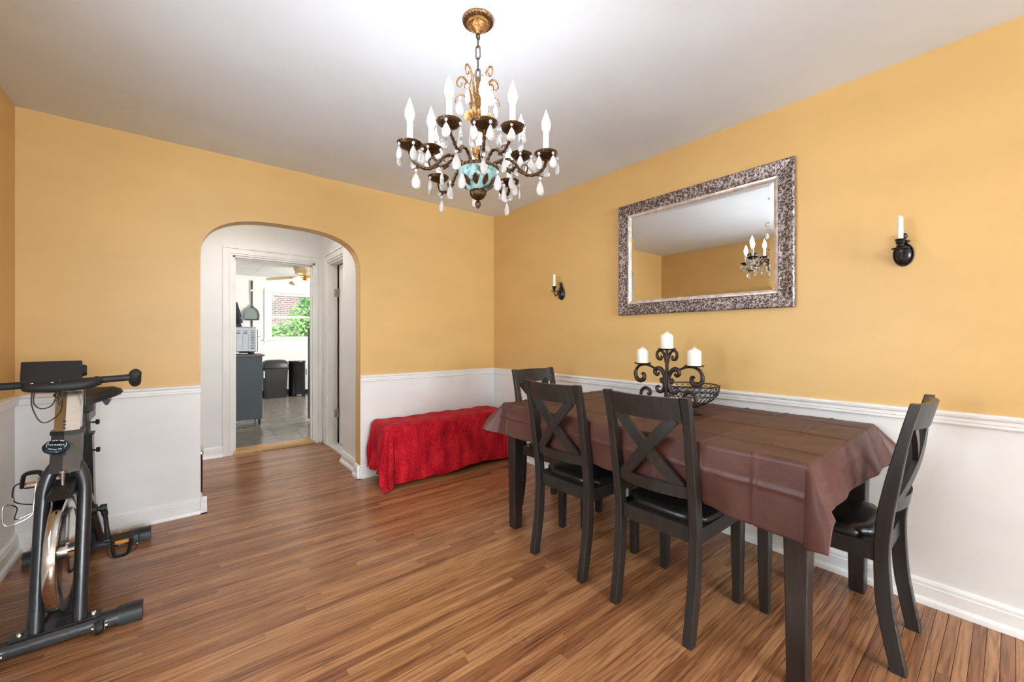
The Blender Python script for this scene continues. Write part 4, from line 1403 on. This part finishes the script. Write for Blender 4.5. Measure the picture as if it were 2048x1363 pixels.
def kp(pts):     # (along the table, height) in the plane of the arms, + is towards the camera end
    return [(KXc, KYc - u, z) for u, z in pts]


def kpart(mb, nm, sm=60):
    return mb.build(nm, 'rustiron', cb, sm, True)


kpart(MB().tube(kp([(-.006, .80), (-.005, .88), (0, .94), (0, 1.04), (0, 1.104)]), [.008, .010, .010, .009, .008], 10), 'stem')
for s in (-1, 1):
    f = lambda pts: kp([(s * u, z) for u, z in pts])
    kpart(MB().tube(catmull(f([(.004, 1.035), (.012, 1.070), (.028, 1.098), (.050, 1.100), (.060, 1.080), (.052, 1.058), (.036, 1.056), (.030, 1.068), (.038, 1.074)]), 5), [.008, .0075, .007, .0075, .009, .010, .008, .004], 9), 'top_scroll')
    kpart(MB().tube(catmull(f([(.010, .93), (.018, .975), (.040, 1.000), (.066, .998), (.072, .980), (.060, .966), (.048, .972), (.050, .982)]), 5), [.010, .012, .013, .012, .011, .010, .007, .004], 9), 'acanthus_scroll')
    kpart(MB().tube(catmull(f([(.060, .990), (.085, 1.006), (.118, 1.018), (.152, 1.018), (.182, 1.004), (.198, .975), (.196, .945), (.176, .926), (.150, .930), (.140, .950), (.148, .968), (.158, .962)]), 5), [.006, .007, .0075, .0085, .011, .013, .013, .011, .006], 9), 'arm')
    kpart(MB().tube(catmull(f([(.006, .945), (.022, .925), (.034, .930), (.036, .942), (.028, .946), (.024, .940)]), 4), [.008, .008, .007, .005], 8).tube(catmull(f([(.010, .935), (.016, .895), (.034, .872), (.056, .876), (.062, .893), (.052, .903), (.042, .896)]), 4), [.011, .010, .009, .006], 8), 'lower_scroll')
    kpart(MB().tube(catmull(f([(.0, .85), (.020, .815), (.060, .800), (.110, .803), (.150, .812), (.163, .835), (.158, .868), (.135, .885), (.110, .878), (.102, .860), (.112, .848), (.122, .856)]), 5), [.008, .008, .0085, .009, .0095, .010, .010, .009, .006], 9), 'foot_scroll')
    kpart(MB().lathe([(.012, .020), (.012, .034), (.006, .036)], (KXc, KYc - s * .150, KZ - .008 + .002), 12).lathe([(.046, .0), (.048, .003), (.044, .007), (.010, .010), (.002, .010)], (KXc, KYc - s * .150, KZ), 28), 'foot_disc')
CND = [(0.0, 1.108, .0335, .078, 'tallest-standing ivory pillar candle on the centre plate of the candelabra'),
       (-.152, 1.022, .0335, .078, 'ivory pillar candle on the candelabra arm farther from the camera'),
       (.155, 1.022, .0345, .080, 'ivory pillar candle on the candelabra arm nearest the wire bowl')]
for u, zp, r, h_, lab in CND:
    kpart(MB().lathe([(.006, -.004), (.030, -.002), (.046, .0015), (.050, .006), (.048, .0065), (.044, .003), (.004, .002)], (KXc, KYc - u, zp), 28), 'candle_plate', 40)
    t_ = thing('pillar_candle', (KXc, KYc - u, zp + .0025), lab, 'candle', 'pillar candles on the candelabra')
    MB().lathe([(r * .97, 0), (r, .003), (r, h_ - .006), (r * .96, h_ - .002), (r * .75, h_ + .004), (r * .35, h_ + .012), (r * .12, h_ + .017), (.0005, h_ + .017)], (0, 0, 0), 28).build('wax_body', 'wax', t_, 45)
    MB().tube(catmull([(0, 0, h_ + .015), (.001, .001, h_ + .022), (.003, -.004, h_ + .026), (.002, -.009, h_ + .027)], 3), .0011, 6).build('wick', 'wick', t_, 60)

bx, by = -.255, -2.262
wb = thing('wire_bowl', (bx, by, KZ), 'round dark wire fruit bowl standing behind the candelabra', 'bowl')


def ringp(r, z, n=40):
    return [(r * math.cos(2 * PI * i / n), r * math.sin(2 * PI * i / n), z) for i in range(n)]


def brad(z):  # bowl radius by height
    q = max(0, min(1, z / .118))
    return .050 + .103 * (1 - (1 - q) ** 2.6) ** .9


MB().tube(ringp(.153, .118), .0030, 6, True).build('rim', 'wire', wb, 60)
MB().tube(ringp(brad(.090) + .001, .090), .0022, 6, True).build('band', 'wire', wb, 60)
MB().tube(ringp(brad(.062) + .001, .062), .0022, 6, True).build('band', 'wire', wb, 60)
MB().tube(ringp(.050, .003), .0030, 6, True).build('base_ring', 'wire', wb, 60)
MB().lathe([(.002, .0035), (.050, .0035), (.050, .005), (.002, .005)], (0, 0, 0), 32).build('base_plate', 'wire', wb, 60)
NW = 28
ribm = MB().tube([(brad(z) , 0, z) for z in (.003, .012, .026, .044, .062)], .0016, 5).mesh('rib', [M['wire']], 60)
for i in range(NW):
    o = bpy.data.objects.new('rib', ribm); o.parent = wb; o.rotation_euler = (0, 0, 2 * PI * i / NW); COL.objects.link(o)
lat = []
for s in (-1, 1):
    da = 2 * 2 * PI / NW
    pth = [(brad(z) * math.cos(s * da * (z - .062) / .056), brad(z) * math.sin(s * da * (z - .062) / .056), z) for z in (.062, .072, .081, .090, .099, .109, .118)]
    lat.append(MB().tube(pth, .0015, 5).mesh('lattice_wire', [M['wire']], 60))
for i in range(NW):
    for me in lat:
        o = bpy.data.objects.new('lattice_wire', me); o.parent = wb; o.rotation_euler = (0, 0, 2 * PI * i / NW); COL.objects.link(o)

# ------------------------------------------------------------------ kitchen things seen through the doorway
cbn = thing('kitchen_cart', (-2.05, 2.98, KF), 'slate blue rolling cart with brown top inside the kitchen doorway', 'cart')
MB().box(-2.36, -1.723, 2.75, 3.20, .118, .930).build('body', 'slate', cbn, False, True)
MB().obox((-2.04, 2.975, .9425), (.68, .50, .025), None, .003).build('worktop', 'cabtop', cbn, 30, True)
for x in (-2.32, -1.752):
    for y in (2.79, 3.16):
        w_ = MB().box(x - .012, x + .012, y - .02, y + .02, .095, .118).box(x - .014, x - .009, y - .018, y + .012, .05, .10).box(x + .009, x + .014, y - .018, y + .012, .05, .10).build('castor', 'dark', cbn, False, True)
        MB().lathe([(.010, -.010), (.030, -.009), (.032, 0), (.030, .009), (.010, .010)], (x, y - .012, .063), 16, 'x').build('castor_wheel', 'rubber', w_, 40, True)
to = thing('toaster_oven', (-2.0, 3.0, .955), 'silver toaster oven with side vents on the slate cart', 'toaster oven')
tx0, tx1, ty0, ty1, tz0, tz1 = -2.24, -1.770, 2.83, 3.15, .985, 1.312
MB().obox(((tx0 + tx1) / 2, (ty0 + ty1) / 2, (tz0 + tz1) / 2), (tx1 - tx0, ty1 - ty0, tz1 - tz0), None, .012).build('housing', 'stainless', to, 30, True)
for x in (tx0 + .05, tx1 - .05):
    for y in (ty0 + .04, ty1 - .04):
        MB().box(x - .02, x + .02, y - .02, y + .02, .955, .986).build('foot', 'dark', to, False, True)
MB().box(tx1 - .20, tx1 - .09, ty0 - .002, ty0 + .01, .975, 1.0).build('crumb_tray', 'dark', to, False, True)
for i in range(12):
    z = tz1 - .055 - i * .021
    MB().box(tx1 - .075, tx1 - .030, ty0 - .0015, ty0 + .002, z, z + .007).build('vent_slot', 'dark', to, False, True)
for g in range(4):
    for i in range(3):
        x = tx1 - .155 - g * .075; z = tz1 - .055 - i * .016
        MB().box(x, x + .045, ty0 - .0015, ty0 + .002, z, z + .006).build('vent_slot', 'dark', to, False, True)
for g in range(5):
    x = tx1 - .10 - g * .062
    MB().box(x, x + .002, ty0 - .001, ty0 + .002, tz0 + .03, tz1 - .09).build('panel_seam', 'dark', to, False, True)
MB().box(tx1, tx1 + .008, ty0 + .01, ty1 - .01, tz0 + .01, tz1 - .03).build('glass_door', 'dark', to, False, True)
MB().tube([(tx1 + .006, ty0 + .04, tz1 - .12), (tx1 + .040, ty0 + .04, tz1 - .122), (tx1 + .040, ty1 - .04, tz1 - .122), (tx1 + .006, ty1 - .04, tz1 - .12)], .006, 8).build('handle', 'chrome', to, 60, True)

bn1 = thing('trash_bin', (-1.135, 5.50, KF), 'charcoal rectangular trash bin with rounded lid by the kitchen wall', 'trash bin')
MB().loft([[(-1.135 + u * sx, 5.50 + v * sy, z) for u, v in ((-1, -.9), (-.94, -1), (.94, -1), (1, -.9), (1, .9), (.94, 1), (-.94, 1), (-1, .9))] for sx, sy, z in ((.165, .115, .03), (.172, .12, .05), (.198, .145, .55), (.206, .152, .555), (.206, .152, .58))]).build('body', 'binblack', bn1, 35, True)
MB().loft([[(-1.135 + u * sx, 5.50 + v * sy, z) for u, v in ((-1, -.85), (-.9, -1), (.9, -1), (1, -.85), (1, .85), (.9, 1), (-.9, 1), (-1, .85))] for sx, sy, z in ((.208, .154, .585), (.213, .158, .592), (.213, .158, .612), (.205, .150, .67), (.188, .130, .715), (.150, .09, .742), (.08, .04, .750))]).build('lid', 'binblack', bn1, 50, True)
MB().loft([[(-1.135 + .048 * math.cos(a) * q, 5.50 - .148 + .012 * (1 - q) - (z - .64) * .25 * 0, z + .025 * max(0, math.sin(a)) * q) for a in [PI * i / 10 for i in range(11)]] for q, z in ((1, .650), (.8, .652))]).build('lid_grip', 'dark', bn1, 40, True)
MB().loft([[(-1.345, 5.40, z), (-1.337, 5.36, z), (-1.325, 5.36, z), (-1.335, 5.42, z)] for z in (.42, .55)]).build('label_sticker', 'decal', bn1, False, True)
bn2 = thing('step_bin', (-.75, 5.52, KF), 'tall round black step bin beside the rectangular trash bin', 'trash bin')
MB().lathe([(.150, .03), (.153, .04), (.148, .06), (.148, .675), (.150, .68)], (-.75, 5.52, 0), 36).build('body', 'blackiron', bn2, 40, True)
MB().lathe([(.153, .682), (.155, .70), (.150, .716), (.135, .722), (.002, .724)], (-.75, 5.52, 0), 36).build('lid', 'stainless', bn2, 40, True)
MB().lathe([(.153, .682), (.1555, .69), (.1545, .712), (.151, .716)], (-.75, 5.52, 0), 36).build('lid_band', 'blackiron', bn2, 40, True)
MB().obox((-.745, 5.362, .05), (.085, .04, .018), None, .004).build('pedal', 'stainless', bn2, 30, True)

dp = thing('dustpan', (-1.461, 5.92, 1.5), 'grey long-handled dustpan hanging on the kitchen wall', 'dustpan')
MB().tube([(-1.461, 5.925, 2.04), (-1.461, 5.925, 1.76)], .011, 8).build('handle', 'dark', dp, 60, True)
MB().tube([(-1.461, 5.925, 2.285), (-1.461, 5.925, 2.27), (-1.461, 5.925, 2.04)], [.010, .014, .012], 8).build('grip', 'blackplastic', dp, 60, True)
MB().box(-1.487, -1.437, 5.91, 5.945, 2.075, 2.105).build('wall_clip', 'decal', dp, False, True)
out = [(-.020, 1.81), (-.026, 1.775), (-.075, 1.745), (-.112, 1.690), (-.128, 1.62), (-.126, 1.56), (-.112, 1.520), (.112, 1.520), (.126, 1.56), (.128, 1.62), (.112, 1.690), (.075, 1.745), (.026, 1.775), (.020, 1.81)]
MB().loft([[(-1.461 + u, 5.942, z) for u, z in out], [(-1.461 + u, 5.90, z) for u, z in out], [(-1.461 + u * .86, 5.90, 1.64 + (z - 1.64) * .86) for u, z in out], [(-1.461 + u * .84, 5.925, 1.63 + (z - 1.63) * .84) for u, z in out]]).build('pan', 'panplastic', dp, 30, True)
MB().box(-1.575, -1.347, 5.895, 5.903, 1.515, 1.535).build('pan_lip', 'dark', dp, False, True)
bm_ = thing('broom', (-1.461, 5.93, .5), 'broom with dark pole hanging behind the grey dustpan', 'broom')
MB().tube([(-1.461, 5.935, 1.512), (-1.461, 5.935, .72)], .010, 8).build('pole', 'dark', bm_, 60, True)
MB().loft([[(-1.461 + u * w, 5.915 + v * .02, z) for u, v in ((-1, -1), (1, -1), (1, 1), (-1, 1))] for w, z in ((.03, .75), (.10, .68), (.14, .48))]).build('bristles', 'panplastic', bm_, 30, True)

ct = thing('coat', (-1.86, 5.86, 1.0), 'dark navy coat hanging on the kitchen wall above the toaster oven', 'coat')
loops = []
for z, x1_, d in ((1.93, -1.83, .02), (1.86, -1.745, .04), (1.74, -1.715, .06), (1.62, -1.69, .07), (1.50, -1.66, .08), (1.38, -1.628, .09), (1.10, -1.60, .10), (.95, -1.59, .10)):
    x0_ = -1.86 - (x1_ + 1.86) * 1.0
    n = 16
    loops.append([((x0_ + x1_) / 2 + (x1_ - x0_) / 2 * math.cos(2 * PI * i / n), 5.945 - d * .55 + d * .5 * math.sin(2 * PI * i / n) * (1 + .2 * math.sin(i * 2.4)), z) for i in range(n)])
MB().loft(loops).build('coat_body', 'navy', ct, 50, True)
MB().tube(catmull([(-1.75, 5.90, 1.84), (-1.70, 5.88, 1.62), (-1.66, 5.88, 1.45)], 4), [.05, .055, .05], 10).build('sleeve', 'navy', ct, 60, True)
MB().obox((-1.655, 5.845, 1.55), (.02, .004, .025)).build('tag', 'decal', ct, False, True)

rd = thing('radiator_cover', (-.20, 5.88, KF), 'white radiator cover with dark slots behind the step bin', 'radiator')
MB().box(-.62, .25, 5.84, 5.935, .10, .60).build('body', 'trim', rd, False, True)
for x in (-.60, .20):
    MB().box(x, x + .03, 5.85, 5.93, .03, .10).build('foot', 'dark', rd, False, True)
for i in range(22):
    MB().box(-.59 + i * .036, -.575 + i * .036, 5.838, 5.842, .40, .525).build('slot', 'dark', rd, False, True)

fr_ = thing('refrigerator', (-.95, 2.53, KF), 'black sided appliance edge standing just inside the kitchen doorway on the right', 'appliance')
MB().obox((-.95, 2.535, .685), (.49, .30, 1.25), None, .012).build('cabinet', 'blackplastic', fr_, 30, True)
MB().box(-1.188, -.712, 2.373, 2.385, .10, 1.29).build('door', 'blackiron', fr_, False, True)
MB().tube([(-.76, 2.373, .75), (-.76, 2.338, .75), (-.76, 2.338, 1.1), (-.76, 2.373, 1.1)], .008, 8).build('handle', 'chrome', fr_, 60, True)
for x in (-1.15, -.75):
    MB().box(x - .03, x + .03, 2.45, 2.51, .03, .062).build('foot', 'dark', fr_, False, True)

FX, FY = -.90, 4.2
fn = thing('ceiling_fan', (FX, FY, KH), 'brass and cream ceiling fan with lit glass shades in the kitchen', 'ceiling fan')
MB().lathe([(.165, KH), (.170, KH - .02), (.165, KH - .075), (.150, KH - .085), (.150, KH - .125), (.10, KH - .15), (.05, KH - .155)], (FX, FY, 0), 36).build('motor_housing', 'fanwhite', fn, 35, True)
MB().lathe([(.075, KH - .150), (.080, KH - .17), (.070, KH - .205), (.045, KH - .23), (.02, KH - .235)], (FX, FY, 0), 24).build('light_fitter', 'gold', fn, 40, True)
for i in range(5):
    a = math.radians(172 + 72 * i)
    R1 = Matrix.Translation((FX, FY, KH - .165)) @ Matrix.Rotation(a, 4, 'Z') @ Matrix.Rotation(math.radians(9), 4, 'Y') @ Matrix.Rotation(math.radians(12), 4, 'X')
    pl = [(.20, -.045), (.30, -.058), (.50, -.066), (.56, -.05), (.575, 0), (.56, .05), (.50, .066), (.30, .058), (.20, .045)]
    bl = MB().loft([[R1 @ Vector((u, v, 0)) for u, v in pl], [R1 @ Vector((u, v, .006)) for u, v in pl]]).build('blade', 'fanblade', fn, 30, True)
    MB().loft([[R1 @ Vector((u, v, -.002)) for u, v in ((.07, -.015), (.24, -.03), (.24, .03), (.07, .015))], [R1 @ Vector((u, v, .008)) for u, v in ((.07, -.015), (.24, -.03), (.24, .03), (.07, .015))]]).build('blade_arm', 'gold', bl, 30, True)
for i in range(3):
    a = math.radians(200 + 120 * i)
    R1 = Matrix.Rotation(a, 4, 'Z') @ Matrix.Rotation(math.radians(125), 4, 'Y')
    MB().lathe([(.022, .02), (.034, .035), (.060, .075), (.072, .115), (.068, .135), (.030, .145), (.002, .147)], (FX + .045 * math.cos(a), FY + .045 * math.sin(a), KH - .20), 20, 'z', R1).build('lamp_shade', 'fanlamp', fn, 50, True)

# bin edge just behind the archway jamb
hb_ = thing('storage_box', (-2.60, .34, 0), 'dark box with grey rim just showing behind the left side of the archway', 'box')
MB().obox((-2.60, .34, .165), (.325, .20, .33), None, .01).build('body', 'blackplastic', hb_, 30, True)
MB().obox((-2.60, .34, .345), (.335, .21, .030), None, .008).build('lid', 'steel', hb_, 30, True)

# ------------------------------------------------------------------ outside the kitchen window
struct(MB().box(-14, 14, 6.3, 26, -.2, -.12), 'ground', 'grass')
hs = thing('brick_house', (-1, 15, -.12), 'neighbouring red brick house seen through the kitchen window', 'house')
MB().box(-8, 6.5, 15, 22, -.12, 6.5).build('wall', 'brick', hs, False, True)
for x in (-5.5, 3.4):
    f_ = MB().box(x - .6, x + .6, 14.95, 15.02, 2.2, 3.8).build('window', 'fence', hs, False, True)
    MB().box(x - .5, x + .5, 14.94, 14.95, 2.3, 3.7).build('pane', 'dark', f_, False, True)
fe = thing('picket_fence', (0, 11.6, -.12), 'low white picket fence beyond the kitchen window', 'fence')
MB().box(-3.5, 3.5, 11.62, 11.66, 1.05, 1.13).box(-3.5, 3.5, 11.62, 11.66, .3, .38).build('rail', 'fence', fe, False, True)
pk = MB().box(-.05, .05, 0, .02, 0, 1.38).mesh('picket', [M['fence']])
for i in range(44):
    o = bpy.data.objects.new('picket', pk); o.parent = fe; o.location = (-3.45 + i * .16, 0, 0); COL.objects.link(o)


def bush(name, c, blobs, n, label, leaf=.075):
    t_ = thing(name, (c[0], c[1], -.12), label, 'bush')
    mb = MB(); vals = []
    for _ in range(n):
        bx_, by_, bz_, r = random.choice(blobs)
        d = Vector((random.gauss(0, 1), random.gauss(0, 1), random.gauss(0, 1))).normalized() * r * random.uniform(.7, 1.05)
        p = Vector((bx_, by_, bz_)) + d
        nn = (d.normalized() + Vector((random.uniform(-.7, .7), random.uniform(-.9, .3), random.uniform(-.2, .9)))).normalized()
        u = nn.orthogonal().normalized(); u = Matrix.Rotation(random.random() * 6.28, 3, nn) @ u
        w = nn.cross(u)
        L = leaf * random.uniform(.7, 1.3)
        mb.add([p - u * L, p - w * L * .45 + nn * .01, p + u * L, p + w * L * .45 + nn * .01], [(0, 1, 2, 3)])
        vals.append(random.random())
    me = bpy.data.meshes.new('foliage'); me.from_pydata(mb.v, [], mb.f); me.materials.append(M['leaf'])
    a_ = me.attributes.new('piece', 'FLOAT', 'FACE'); a_.data.foreach_set('value', vals)
    o = bpy.data.objects.new('foliage', me); o.parent = t_; o.location = (-c[0], -c[1], .12); COL.objects.link(o); tag(o, kind='stuff')
    MB().tube([(c[0], c[1], -.12), (c[0] + .05, c[1], .7), (c[0] + .02, c[1], 1.5)], [.06, .02], 8).build('trunk', 'bark', t_, 60, True)


bush('leafy_bush', (.35, 9.6), [(.45, 9.7, 1.75, .55), (.15, 9.5, 1.25, .55), (.75, 9.6, 1.35, .6), (-.35, 9.6, 1.05, .50), (.6, 9.8, 2.15, .38), (-.9, 9.9, .8, .5)], 3800, 'sunlit green leafy bush filling the kitchen window view')

# small flush lamp, added out of sight above the archway to brighten the hall
hl = thing('added_hall_lamp', (-2.15, .62, H), 'round frosted ceiling lamp added out of view to brighten the hall', 'lamp')
MB().lathe([(.15, 0), (.155, -.012), (.145, -.022)], (0, 0, 0), 32).build('rim', 'brass', hl, 40)
MB().lathe([(.140, -.020), (.125, -.048), (.08, -.068), (.002, -.076)], (0, 0, 0), 32).build('diffuser', 'hallfill', hl, 50)
